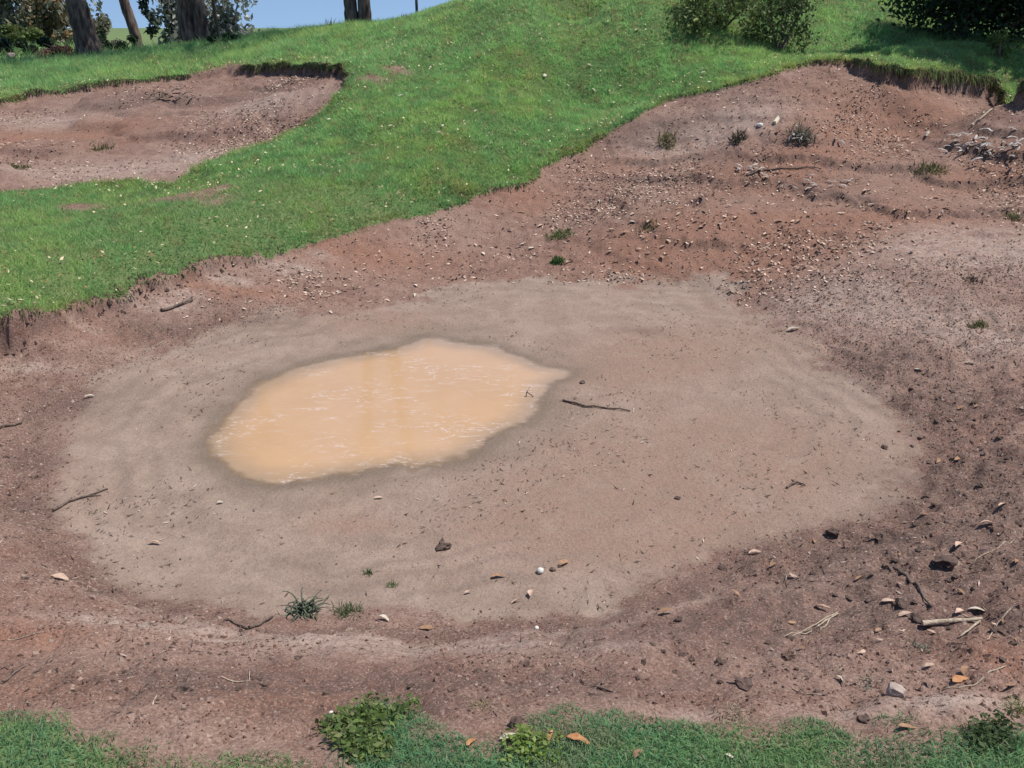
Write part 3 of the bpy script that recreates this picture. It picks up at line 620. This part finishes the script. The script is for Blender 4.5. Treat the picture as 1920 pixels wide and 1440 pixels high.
# bark pieces
def strip(name, mat):
    n = 6; V = []; Fc = []; k = random.uniform(-.3, .3)
    for i in range(n + 1):
        t = i / n; w_ = .09 * (.6 + .4 * math.sin(math.pi * t)) * random.uniform(.8, 1.2); z = .12 * math.sin(math.pi * t) * random.uniform(.6, 1.2)
        V += [(t-.5, -w_ + k*t*t, z), (t-.5, k*t*t, z + .06), (t-.5, w_ + k*t*t, z)]
    for i in range(n):
        a = i*3; Fc += [(a, a+3, a+4, a+1), (a+1, a+4, a+5, a+2)]
    return mesh_np(name, V, Fc, mat)
strips = [strip('bark_strip', M_greybark) for _ in range(5)]; dstrips = [strip('bark_strip', M_twig) for _ in range(5)]
def put_strip(u, v, px, label, group=None, lift=.0, rz=None):
    p = P(u, v); L = px * depth(p) / F
    tag(link('bark_strip', random.choice(dstrips if 'dark bark' in label else strips), None, (p[0], p[1], p[2] + .01 + lift), (random.uniform(-.3,.3), random.uniform(-.3,.3), random.uniform(0,6) if rz is None else rz), L), label, 'bark', group)
for i in range(46): put_strip(min(random.gauss(1850, 48), 1925), random.gauss(277, 13), random.uniform(14, 30), 'grey bark strip in the pale heap at the right picture edge', 'bark strips in the pale heap', random.uniform(0, .06))
for i in range(14): put_strip(random.gauss(1510, 28), random.gauss(262, 8), random.uniform(14, 28), 'grey bark strip in the small heap under the twiggy weed', 'bark strips under the twiggy weed', random.uniform(0, .04))
for i in range(12): put_strip(random.gauss(1400, 30), random.gauss(322, 7), random.uniform(12, 22), 'grey bark strip in the patch on the orange band', 'bark strips on the orange band', random.uniform(0, .02))
for i in range(16): put_strip(random.gauss(1510, 60), random.gauss(347, 6), random.uniform(10, 20), 'grey bark strip in the loose row below the orange band', 'bark strips below the orange band', random.uniform(0, .02))
for i in range(26): put_strip(random.gauss(330, 42), random.gauss(183, 6), random.uniform(12, 26), 'dark bark strip on the ridge of the left bunker', 'bark strips on the left bunker ridge', random.uniform(0, .04))
p = P(1452, 234); q = P(1482, 200)
m = tube_mesh('broken_bark', [(np.array([(0,0,.02),(.05,.06,.04),(.11,.15,.07),(.15,.2,.13)]), np.array([.02,.035,.03,.008]), 7, .4)], M_cream)
tag(link('broken_bark', m, None, tuple(p)), 'broken white piece of bark on the upper right slope', 'bark')

# ------------------------------------------------------------------ loose crumbs and litter (uncountable)
def pyr(x, y, s, colr, flat=.6):
    n = len(x); z = G(x, y); a = rng.uniform(0, 6.28, n); V = []
    for k in range(4):
        r = s * rng.uniform(.5, 1.1, n); V.append(np.c_[x + r*np.cos(a + k*1.57), y + r*np.sin(a + k*1.57), z - s*.25])
    V.append(np.c_[x + rng.normal(0, .25, n)*s, y + rng.normal(0, .25, n)*s, z + s*flat*rng.uniform(.5, 1.2, n)])
    V = np.stack(V, 1).reshape(-1, 3); i = np.arange(n)*5
    Fc = np.concatenate([np.c_[i+k, i+(k+1) % 4, i+4] for k in range(4)]); return V, Fc, np.repeat(colr, 5, 0)
SOILM = soil
def scat(n, x0, x1, y0, y1, dens):
    return scatter(n, x0, x1, y0, y1, dens)
cr = lambda x, y: np.clip(MSK(x, y, SOILM), 0, 1) * np.clip(.12 + 1.3 * ss(.4, .62, fbm(x*2, y*2, 95, 3)) + .7 * ss(.5, 1.8, x), 0, 1)
x, y = scat(190000, -4, 4.5, 1.5, 6.5, cr); n = len(x)
base = np.array([.15, .088, .066]) * rng.uniform(.45, 1.7, n)[:, None]; base = np.where((rng.random(n) < .2)[:, None], np.array([.3, .22, .175]) * rng.uniform(.8, 1.2, n)[:, None], base)
add(pyr(x, y, np.abs(rng.normal(.0055, .004, n)).clip(.002, .02), base))
x, y = scat(14000, -4, 4.5, 2.4, 7, lambda x, y: MSK(x, y, ss(-.1, .1, ds) * ss(.02, .2, -dp)) * ss(.4, .65, fbm(x*2.6, y*2.6, 96, 3))); n = len(x)
add(pyr(x, y, np.abs(rng.normal(.004, .003, n)).clip(.002, .012), np.array([.15, .105, .085]) * rng.uniform(.4, 1.5, n)[:, None], .5))
x, y = scat(60000, -8, 7, 6, 14, lambda x, y: MSK(x, y, SOILM) * np.where(x < -3.2, .3, 1) * ss(.35, .6, fbm(x*1.6, y*1.6, 97, 3))); n = len(x)
add(pyr(x, y, np.abs(rng.normal(.008, .006, n)).clip(.003, .03), np.array([.19, .115, .085]) * rng.uniform(.35, 1.6, n)[:, None]))
wallk = np.clip(np.where(lip > .05, ss(-.16, -.10, dd) * ss(.06, .0, dd) * np.clip(lip / .12, 0, 1), 0), 0, 1)
x, y = scat(160000, -7, 7, 4, 14, lambda x, y: MSK(x, y, wallk)); n = len(x)
add(pyr(x, y, np.abs(rng.normal(.012, .009, n)).clip(.004, .035), np.array([.12, .075, .058]) * rng.uniform(.3, 1.9, n)[:, None], .9))
o = flush('soil_crumbs', 'loose crumbs of dark and reddish soil over the bunkers', attr_mat); o['category'] = 'soil'
def flakes(x, y, L, W, colr, tilt=.4, lift=.003):
    n = len(x); z = G(x, y) + lift; a = rng.uniform(0, 6.28, n); d = np.c_[np.cos(a), np.sin(a), rng.normal(0, tilt, n)] * (L*.5)[:, None]; s_ = np.c_[-np.sin(a), np.cos(a), rng.normal(0, tilt, n)] * (W*.5)[:, None]
    c = np.c_[x, y, z + W*.3]; V = np.stack([c - d, c + s_, c + d, c - s_], 1); V[:, :, 2] = np.maximum(V[:, :, 2], (z - .001)[:, None]); V = V.reshape(-1, 3); i = np.arange(n)*4
    return V, np.concatenate([np.c_[i, i+1, i+2], np.c_[i, i+2, i+3]]), np.repeat(colr, 4, 0)
redm = np.clip(soil, 0, 1) * ss(5.6, 7.2, Y)
x, y = scat(150000, -9, 7, 5.5, 14.5, lambda x, y: MSK(x, y, redm) * np.where(x < -3.5, .35, 1) * (.1 + .9 * ss(.45, .65, fbm(x*1.3, y*1.3, 98, 3)))); n = len(x)
c = np.array([.56, .42, .33]) * rng.uniform(.55, 1.2, n)[:, None]; c = np.where((rng.random(n) < .35)[:, None], np.array([.14, .085, .06]), c)
add(flakes(x, y, rng.uniform(.012, .05, n), rng.uniform(.006, .022, n), c))
x, y = scat(20000, -4, 4.5, 1.6, 7, lambda x, y: MSK(x, y, np.clip(ss(0, .1, dd) * ss(.03, .1, -dp), 0, 1)) * (.08 + .9 * ss(.45, .65, fbm(x*1.8, y*1.8, 99, 3)))); n = len(x)
c = np.array([.10, .07, .055]) * rng.uniform(.5, 1.6, n)[:, None]; c = np.where((rng.random(n) < .12)[:, None], np.array([.5, .4, .32]), c)
add(flakes(x, y, rng.uniform(.008, .04, n), rng.uniform(.002, .006, n), c))
x, y = scat(50000, -9, 8, 5, 17, lambda x, y: MSK(x, y, GR) * (.05 + .5 * ss(.5, .66, fbm(x*.9, y*.9, 100, 3)) + .4 * ss(.8, .1, MSK(x, y, NDD)))); n = len(x)
c = np.where((rng.random(n) < .45)[:, None], np.array([.30, .17, .085]), np.array([.58, .47, .30])) * rng.uniform(.5, 1.2, n)[:, None]
add(flakes(x, y, rng.uniform(.015, .045, n), rng.uniform(.008, .02, n), c, .6, .045))
o = flush('leaf_litter', 'fine litter of dry leaf scraps over soil and grass', attr_mat); o['category'] = 'litter'

# ------------------------------------------------------------------ weeds
def one_grass_tuft(name, u, v, px, n, Lpx, colr, label, lean=.6, group=None, cat='weed'):
    p = P(u, v); s_ = depth(p) / F; r = px * .5 * s_
    x = p[0] + rng.normal(0, r * .32, n).clip(-.62*r, .62*r); y = p[1] + rng.normal(0, r * .32, n).clip(-.62*r, .62*r)
    c = np.array(colr) * rng.uniform(.5, 1.4, n)[:, None]
    V, Fc, C = blades(x, y, Lpx * s_ * rng.uniform(.5, 1.3, n), np.full(n, max(.0028, 1.6 * s_)), c, lean, 2)
    V = V - p
    return tag(link(name, mesh_np(name, V, Fc, gmat, {'Col': C}), None, tuple(p)), label, cat, group)
GREEN = (.075, .15, .045); OLIVE = (.14, .15, .06); GREY = (.16, .155, .12)
one_grass_tuft('weed_tuft', 652, 1148, 90, 170, 24, (.12, .16, .07), 'sparse green grass tuft right of the curly weed')
one_grass_tuft('weed_tuft', 690, 1076, 26, 50, 13, GREEN, 'tiny green sprout on silt above the grass tuft')
one_grass_tuft('weed_tuft', 736, 1097, 30, 50, 12, GREEN, 'tiny green sprout on silt right of its twin sprout')
one_grass_tuft('weed_tuft', 178, 961, 46, 40, 8, GREEN, 'flat green seedling on silt beside the left twig')
one_grass_tuft('weed_tuft', 1045, 492, 38, 160, 16, GREEN, 'small dark green tuft standing above the silt')
one_grass_tuft('weed_tuft', 1050, 442, 80, 260, 11, (.12, .17, .055), 'thin patch of green weed above the small dark tuft')
one_grass_tuft('weed_tuft', 1215, 425, 70, 120, 9, OLIVE, 'faint olive weed patch among the pale leaves')
one_grass_tuft('weed_tuft', 1835, 610, 46, 130, 15, OLIVE, 'olive grass tuft on mottled soil at the right')
one_grass_tuft('weed_tuft', 1826, 527, 50, 70, 13, (.06, .05, .035), 'dark dry twiggy tuft on the pale patch at the right')
one_grass_tuft('weed_tuft', 1252, 265, 50, 160, 18, (.2, .19, .09), 'straw green tuft at the top left of the bare slope')
one_grass_tuft('weed_tuft', 1385, 263, 44, 110, 22, (.07, .065, .045), 'dark dry tuft left of the twiggy weed')
one_grass_tuft('weed_tuft', 1505, 258, 70, 200, 34, GREY, 'grey twiggy weed in the middle of the bare slope', .7)
one_grass_tuft('weed_tuft', 1745, 318, 90, 260, 14, OLIVE, 'low olive weed left of the pale bark heap')
one_grass_tuft('weed_tuft', 1900, 410, 44, 100, 14, OLIVE, 'small olive tuft at the right edge of the red slope')
one_grass_tuft('weed_tuft', 30, 316, 70, 140, 12, OLIVE, 'olive weed patch on the left bunker floor')
one_grass_tuft('weed_tuft', 190, 280, 60, 120, 10, OLIVE, 'olive weed in the middle of the left bunker')
one_grass_tuft('weed_tuft', 1855, 1385, 110, 260, 34, (.03, .055, .02), 'dark leafy weed at the bottom right corner', .8)
one_grass_tuft('weed_tuft', 1905, 1330, 50, 60, 34, (.3, .3, .14), 'pale dry grass tuft at the right edge above the lawn')
one_grass_tuft('weed_tuft', 1725, 1215, 90, 130, 20, (.22, .21, .16), 'grey dry grass under the broken stick', .9)
one_grass_tuft('weed_tuft', 1625, 1285, 80, 150, 16, (.24, .24, .19), 'grey matted dry grass above the pale square stone', 1.0)
one_grass_tuft('weed_tuft', 1380, 1342, 110, 200, 18, (.36, .31, .22), 'pale dry grass along the lawn edge right of centre', .9)
one_grass_tuft('weed_tuft', 905, 1325, 70, 120, 14, (.30, .25, .13), 'straw coloured grass wisps on the near bank', 1.0)
for i, (u, v) in enumerate([(640,448),(700,430),(430,492),(560,478),(970,352),(920,368)]): pass
# skyline weeds
for u, v, h, lab in [(618,47,26,'tall thin weed on the skyline left of the twin trunks'),(757,30,16,'short weed on the skyline right of the twin trunks'),(500,58,16,'grass stalk on the skyline near the grey tree')]:
    p = np.array([float(q) for q in at_y(u, v, 16.8)]); p[2] = G(p[0], p[1]); x = rng.normal(0, .03, 14); y = rng.normal(0, .03, 14)
    V, Fc, C = blades(x, y, h * .0098 * rng.uniform(.6, 1.3, 14), np.full(14, .012), np.array([.08,.13,.05]) * rng.uniform(.6,1.3,14)[:, None], .15, 2, z=np.zeros(14))
    tag(link('skyline_weed', mesh_np('skyline_weed', V, Fc, gmat, {'Col': C}), None, tuple(p)), lab, 'weed')
# curly half-dead weed
p = P(572, 1148); tubes = []; s_ = depth(p) / F
for i in range(46):
    a = random.uniform(0, 6.28); L = random.uniform(.03, .10); q = np.array([random.gauss(0, .022), random.gauss(0, .015), 0.]); path = [q.copy()]; el = random.uniform(.3, 1.4); cu = random.uniform(-.9, .9)
    for k in range(5):
        q = q + L / 5 * 1.3 * np.array([math.cos(a)*math.cos(el), math.sin(a)*math.cos(el), math.sin(el)]); a += cu; el -= random.uniform(.1, .55); path.append(q.copy())
    path = np.array(path); path[:, 2] = np.maximum(path[:, 2], .003); tubes.append((path, np.linspace(.0042, .0016, 6), 4, .2))
M_curl = simple('curly_weed_leaf', (.05, .065, .04), (.13, .15, .10), 60, .8, .2, 'x')
tag(link('curly_weed', tube_mesh('curly_weed', tubes, M_curl), None, tuple(p)), 'dark curly half dead weed on the near rim of the silt', 'weed')
# broadleaf weeds at the lawn edge
def leafcloud(cen, rad, n, size, cols, asp=.5, droop=0, flat=0):
    cen = np.asarray(cen, float); k = rng.integers(0, len(cen), n); d = rng.normal(0, 1, (n, 3)); d /= np.linalg.norm(d, axis=1)[:, None]
    r = rng.random(n) ** .5; rad = np.broadcast_to(np.asarray(rad, float), (len(cen), 3)) if np.ndim(rad) <= 1 and np.size(rad) in (1, 3) else np.asarray(rad)
    c = cen[k] + d * r[:, None] * rad[k]
    a = rng.normal(0, 1, (n, 3)); a[:, 2] -= droop; a[:, 2] *= (1 - flat); a /= np.linalg.norm(a, axis=1)[:, None]; b = np.cross(a, rng.normal(0, 1, (n, 3))); b /= np.linalg.norm(b, axis=1)[:, None] + 1e-9
    if flat: b[:, 2] *= (1 - flat)
    L = size * rng.uniform(.5, 1.3, n); a = a * L[:, None] * .5; b = b * (L * asp)[:, None] * .5
    V = np.stack([c - a, c + b, c + a, c - b], 1).reshape(-1, 3); i = np.arange(n) * 4; Fc = np.c_[i, i+1, i+2, i+3]
    cols = np.asarray(cols, float); ci = cols[rng.integers(0, len(cols), n)] * rng.uniform(.6, 1.35, n)[:, None]
    tone = (.7 + .6 * fbm(cen[k, 0]*3.1 + 7, cen[k, 2]*3.1 + cen[k, 1], 111, 2))[:, None]
    return V, Fc, np.repeat(ci * tone, 4, 0)
def broadleaf(u0, u1, v0, v1, n, cols, label, Lpx=16):
    root = bpy.data.objects.new('broadleaf_weed', None); col.objects.link(root); p = P((u0+u1)/2, (v0+v1)/2); root.location = tuple(p); tag(root, label, 'weed')
    cs = []; stems = []
    for k in range(16):
        q = P(random.triangular(u0, u1, (u0+u1)/2), random.triangular(v0, v1, v1*.6+v0*.4)); h = random.uniform(.008, .02); cs.append(q - p + (0, 0, h)); stems.append((np.array([q - p + (0,0,-.01), q - p + (random.uniform(-.01,.01), 0, h)]), np.array([.0018, .0012]), 5, .1))
    V, Fc, C = leafcloud(cs, (.05, .045, .008), n, Lpx * depth(p) / F, cols, .55, 0, .55)
    link('leaves', mesh_np('leaves', V, Fc, gmat, {'Col': C}), root); link('stems', tube_mesh('stems', stems, M_twig), root)
broadleaf(600, 790, 1318, 1435, 1500, [(.10,.16,.04),(.16,.22,.06),(.07,.12,.035),(.20,.22,.09)], 'broadleaf weed growing from the lawn edge left of centre')
broadleaf(955, 1030, 1372, 1440, 420, [(.16,.24,.05),(.20,.26,.07)], 'lime green broadleaf weed in the lawn at bottom centre', 13)
broadleaf(1800, 1900, 1345, 1420, 420, [(.04,.07,.02),(.07,.10,.035)], 'low dark broadleaf weed under the dark leafy weed at bottom right', 14)

# ------------------------------------------------------------------ trees and shrubs
def spot(u, y, v=60):
    p = np.array([float(q) for q in at_y(u, v, y)]); p[2] = G(p[0], p[1]); return p
def part_leaves(name, root, cen, rad, n, size, cols, asp=.5, droop=.3, parts=None):
    V, Fc, C = leafcloud(cen, rad, n, size, cols, asp, droop); return link(name, mesh_np(name, V, Fc, leaf_mat, {'Col': C}), root)
def root_at(name, p, label, cat, group=None):
    r = bpy.data.objects.new(name, None); col.objects.link(r); r.location = tuple(p); return tag(r, label, cat, group)
def bark_tube(path, rad):
    n = 26; t = np.linspace(0, 1, len(path)); tt = np.linspace(0, 1, n); pp = np.stack([np.interp(tt, t, np.array(path)[:, k]) for k in range(3)], 1); rr = np.interp(tt, t, rad)
    return (pp, rr * (1 + rng.normal(0, .03, n)), 14, .08)
EUC = [(.085,.10,.065),(.13,.145,.10),(.06,.075,.045),(.17,.18,.14)]
def tree(p, label, trunks, crown_h, crown_r, nl, extra=None):
    root = root_at('eucalyptus_tree', p, label, 'tree'); cen = []
    for path, rad in trunks:
        path = np.array(path, float); tk = link('trunk', tube_mesh('trunk', [bark_tube(path, rad)], M_bark), root)
        top = path[-1]; limbs = []
        for k in range(5):
            a = random.uniform(0, 6.28); L = random.uniform(1.2, crown_r); e = top + (math.cos(a)*L, math.sin(a)*L, random.uniform(.6, 2.4)); b0 = top + (path[-2] - top) * random.uniform(0, .35)
            limbs.append((np.array([b0, (b0 + e)/2 + (0, 0, .3), e]), np.array([rad[-1]*.7, rad[-1]*.45, rad[-1]*.15]), 8, .1)); cen += [e, (b0+e)/2 + (0,0,.6), e + np.array([random.gauss(0,.7), random.gauss(0,.7), random.uniform(-.8,.8)])]
        for lb in limbs: link('limb', tube_mesh('limb', [lb], M_bark), tk)
    if extra: cen += extra
    cr_ = part_leaves('crown', root, cen, (.85, .85, .6), nl, .17, EUC, .28, .9)
    return root
H = 6.5
p = spot(162, 19.5); m_ = .0118
tree(p, 'thick dark trunked tree at the far left of the skyline', [([(0,0,-.1),(-.03,0,.35),(-.1,0,1.1),(-.16,0,2.5),(-.5,.2,5.5)], [.33,.24,.21,.19,.14])], 6, 2.4, 5000)
p = spot(256, 21); tree(p, 'slim brown trunked tree second from the left', [([(0,0,-.1),(-.04,0,.4),(-.16,0,1.0),(-.3,0,2.3),(-.8,0,5.5)], [.14,.115,.105,.1,.08])], 6, 2, 3500)
p = spot(366, 19); tree(p, 'tree with two trunks pressed together in front of grey foliage', [([(-.16,0,-.1),(-.14,0,.4),(-.13,0,2.5),(-.6,.3,5.5)], [.19,.17,.155,.11]), ([(.13,.03,-.1),(.12,.03,.4),(.1,.03,2.5),(.5,.3,5.6)], [.18,.15,.13,.1])], 6, 2, 4500)
p = spot(673, 18.2); tree(p, 'dark tree with twin trunks standing alone on the skyline', [([(-.12,0,-.2),(-.13,0,.5),(-.17,0,1.5),(-.5,0,5.8)], [.14,.125,.145,.11]), ([(.13,0,-.2),(.13,0,.5),(.17,0,1.5),(.6,0,6)], [.135,.125,.16,.12])], 6, 2.4, 9500, [np.array((random.uniform(-3.2,3.2), random.uniform(-.8,.8), random.uniform(2.5,6.5))) for _ in range(34)])
# thin stems / posts
p = spot(411, 19.4); r_ = root_at('young_tree', p, 'thin dark sapling right of the double trunk', 'tree')
link('trunk', tube_mesh('trunk', [bark_tube([(0,0,-.1),(-.04,0,.6),(-.1,0,2.6),(-.1,0,4)], [.04,.035,.032,.02])], M_twig), r_); part_leaves('crown', r_, [(-.1,0,3.6),(.1,.2,4.1),(-.3,-.2,4)], (.5,.5,.5), 500, .14, EUC, .3, .6)
p = spot(783, 17.6); tag(link('thin_post', tube_mesh('thin_post', [(np.array([(0,0,-.3),(0,0,.5),(-.02,0,1.6),(-.02,0,2.4)]), np.array([.026,.026,.024,.022]), 8, .02)], M_post), None, tuple(p)), 'thin dark post on the skyline right of the twin trunks', 'post')
# foliage masses
def bush(name, label, cat, u, y, wpx, v_top, cols, n, size, dep_=.8, asp=.55, v_bot=None, lumps=9, trunk=True, group=None, hang=False):
    p = spot(u, y); d = depth(p); s_ = d / F; top = float(at_y(u, v_top, y)[2]); h = top - p[2]; root = root_at(name, p, label, cat, group)
    z0 = 0 if v_bot is None else float(at_y(u, v_bot, y)[2]) - p[2]
    cen = []; rad = []
    for k in range(lumps):
        r = random.uniform(.5, 1.0); zz = z0 + (h - z0) * random.uniform(.06, .8); wd = wpx * .5 * s_ * (1 - .45 * (zz - z0) / (h - z0 + 1e-6))
        cen.append((random.uniform(-1, 1) * wd * .8, random.uniform(-dep_, dep_) * .6, zz)); q = (h - z0) * .28 * r; rad.append((min(q * 1.1, wpx*.3*s_) + .02, dep_ * .5, q))
    V, Fc, C = leafcloud(cen, np.array(rad), n, size, cols, asp, .2); link('crown' if cat == 'tree' else 'foliage', mesh_np('foliage', V, Fc, leaf_mat, {'Col': C}), root)
    if trunk:
        st = [(np.array([(0, 0, -.05), np.array(c) * (.5, .5, .5), c]), np.array([.014, .010, .005]) * (1 + .6 * h), 6, .1) for c in cen[:6]]
        link('trunk' if cat == 'tree' else 'stem', tube_mesh('stem', st, M_twig), root)
    return root
OL = [(.17,.175,.11),(.23,.23,.15),(.11,.12,.07),(.28,.27,.2)]; DK = [(.035,.055,.03),(.055,.08,.04),(.025,.04,.025)]; LG = [(.12,.16,.05),(.16,.2,.07)]; GYE = [(.24,.25,.21),(.32,.33,.29),(.15,.16,.13),(.38,.38,.34)]
bush('olive_tree', 'olive grey tree filling the top left corner', 'tree', 30, 27, 300, -120, OL + GYE[:1], 8500, .2, 1.6, .5, None, 34)
bush('olive_tree', 'brownish tree between corner tree and thick trunk', 'tree', 100, 25.5, 90, -30, OL + [(.3,.18,.08)], 2600, .18, 1.0, .5, None, 12)
bush('light_bush', 'light green rounded bush low in the top left corner', 'shrub', 18, 23.5, 110, 44, LG, 2600, .12, .8, .6, None, 9)
bush('dark_hedge', 'dark hedge under the light bush at the far left', 'hedge', 40, 21, 220, 68, DK + [(.05,.07,.03)], 3600, .12, .5, .6, None, 12)
bush('small_bush', 'small olive bush behind the thick trunk', 'shrub', 192, 27, 56, 22, OL, 1500, .16, .7, .6, None, 7)
bush('dark_shrub', 'dark brushwood between the thick and the slim trunk', 'shrub', 222, 20.6, 150, 62, DK, 2600, .11, .4, .4, None, 9)
bush('dark_shrub', 'dark weedy clump at the foot of the double trunk', 'shrub', 415, 17.6, 110, 62, [(.03,.07,.025),(.05,.10,.035),(.02,.04,.02)], 2200, .09, .4, .4, None, 9)
bush('grey_tree', 'grey leaved tree right behind the double trunk', 'tree', 425, 24, 150, -60, GYE, 3000, .18, 1.0, .5, None, 18)
bush('grey_tree', 'sparse grey tree left behind the double trunk', 'tree', 322, 24.5, 60, -40, GYE + DK[1:2], 800, .2, .6, .5, None, 7)
# leafy branch hanging down from the slim tree's crown
p = spot(285, 20.6); top = float(at_y(285, -60, 20.6)[2]) - p[2]; bot = float(at_y(285, 58, 20.6)[2]) - p[2]
r_ = root_at('hanging_branch', p + (0, 0, bot), 'leafy branch hanging down between slim tree and double trunk', 'branch')
hh = top - bot; cen = [(.12 * math.sin(k*1.3) , 0, hh * k / 9) for k in range(10)]
V, Fc, C = leafcloud(cen, (.13, .15, .13), 520, .15, [(.04,.06,.035),(.07,.09,.06),(.10,.12,.09)], .4, .8); link('leaves', mesh_np('leaves', V, Fc, leaf_mat, {'Col': C}), r_)
link('stem', tube_mesh('stem', [(np.array(cen), np.linspace(.008, .02, 10), 6, .1)], M_twig), r_)
# fallen leaves and dead branches at the thick trunk
p = spot(112, 20.2); r_ = root_at('dead_brush', p, 'rust brown heap of dead brush left of the thick trunk', 'brush')
V, Fc, C = leafcloud([(random.gauss(0,.25), random.gauss(0,.2), random.uniform(.02,.22)) for _ in range(14)], (.14,.14,.08), 900, .09, [(.26,.11,.06),(.38,.22,.14),(.12,.06,.045),(.45,.3,.2)], .4, 0); link('dry_leaves', mesh_np('dry_leaves', V, Fc, leaf_mat, {'Col': C}), r_)
link('branches', tube_mesh('branches', [(np.array([(random.uniform(-.5,.5), random.uniform(-.2,.2), 0), (random.uniform(-.5,.5), random.uniform(-.2,.2), random.uniform(.1,.4))]), np.array([.015,.006]), 5, .1) for _ in range(12)], M_twig), r_)
# right side
YG = [(.19,.24,.08),(.25,.28,.09),(.13,.17,.065),(.10,.13,.05)]
bush('olive_shrub', 'olive shrub on the hilltop right of centre', 'shrub', 1350, 12.7, 210, -60, YG, 4600, .06, .7, .5, None, 30)
bush('olive_shrub', 'darker olive shrub touching the hilltop shrub on its right', 'shrub', 1465, 12.6, 140, -50, YG[2:] + [(.08,.11,.04)], 2800, .06, .6, .5, None, 20)
bush('dark_hedge', 'dark green hedge in the top right corner casting deep shade', 'hedge', 1810, 13.3, 330, -230, DK + [(.04,.075,.03),(.05,.09,.04)], 15000, .09, .9, .5, None, 46)
bush('dark_hedge', 'dark hedge at the right picture edge beside the corner hedge', 'hedge', 2030, 13.0, 330, -260, DK + [(.04,.07,.03),(.10,.05,.03)], 12000, .09, .9, .5, None, 34)
bush('bright_weed_bush', 'small bright leaved bush in front of the dark hedge', 'shrub', 1885, 11.7, 44, 46, LG, 600, .05, .2, .6, None, 5)
p = np.array([9.4, 11.9, 0]); p[2] = G(p[0], p[1]); r_ = root_at('shade_tree', p, 'leafy tree beyond the right picture edge shading the hedge', 'tree')
link('trunk', tube_mesh('trunk', [bark_tube([(0,0,-.1),(0,0,1.2),(-.2,0,2.2),(-.6,0,3.4)], [.16,.13,.12,.08])], M_bark), r_)
part_leaves('crown', r_, [(random.uniform(-3.4,1.2), random.uniform(-.5,1.0), random.uniform(2.0,3.6)) for _ in range(34)], (.6,.5,.45), 17000, .16, DK + [(.05,.09,.04)], .5, .3)
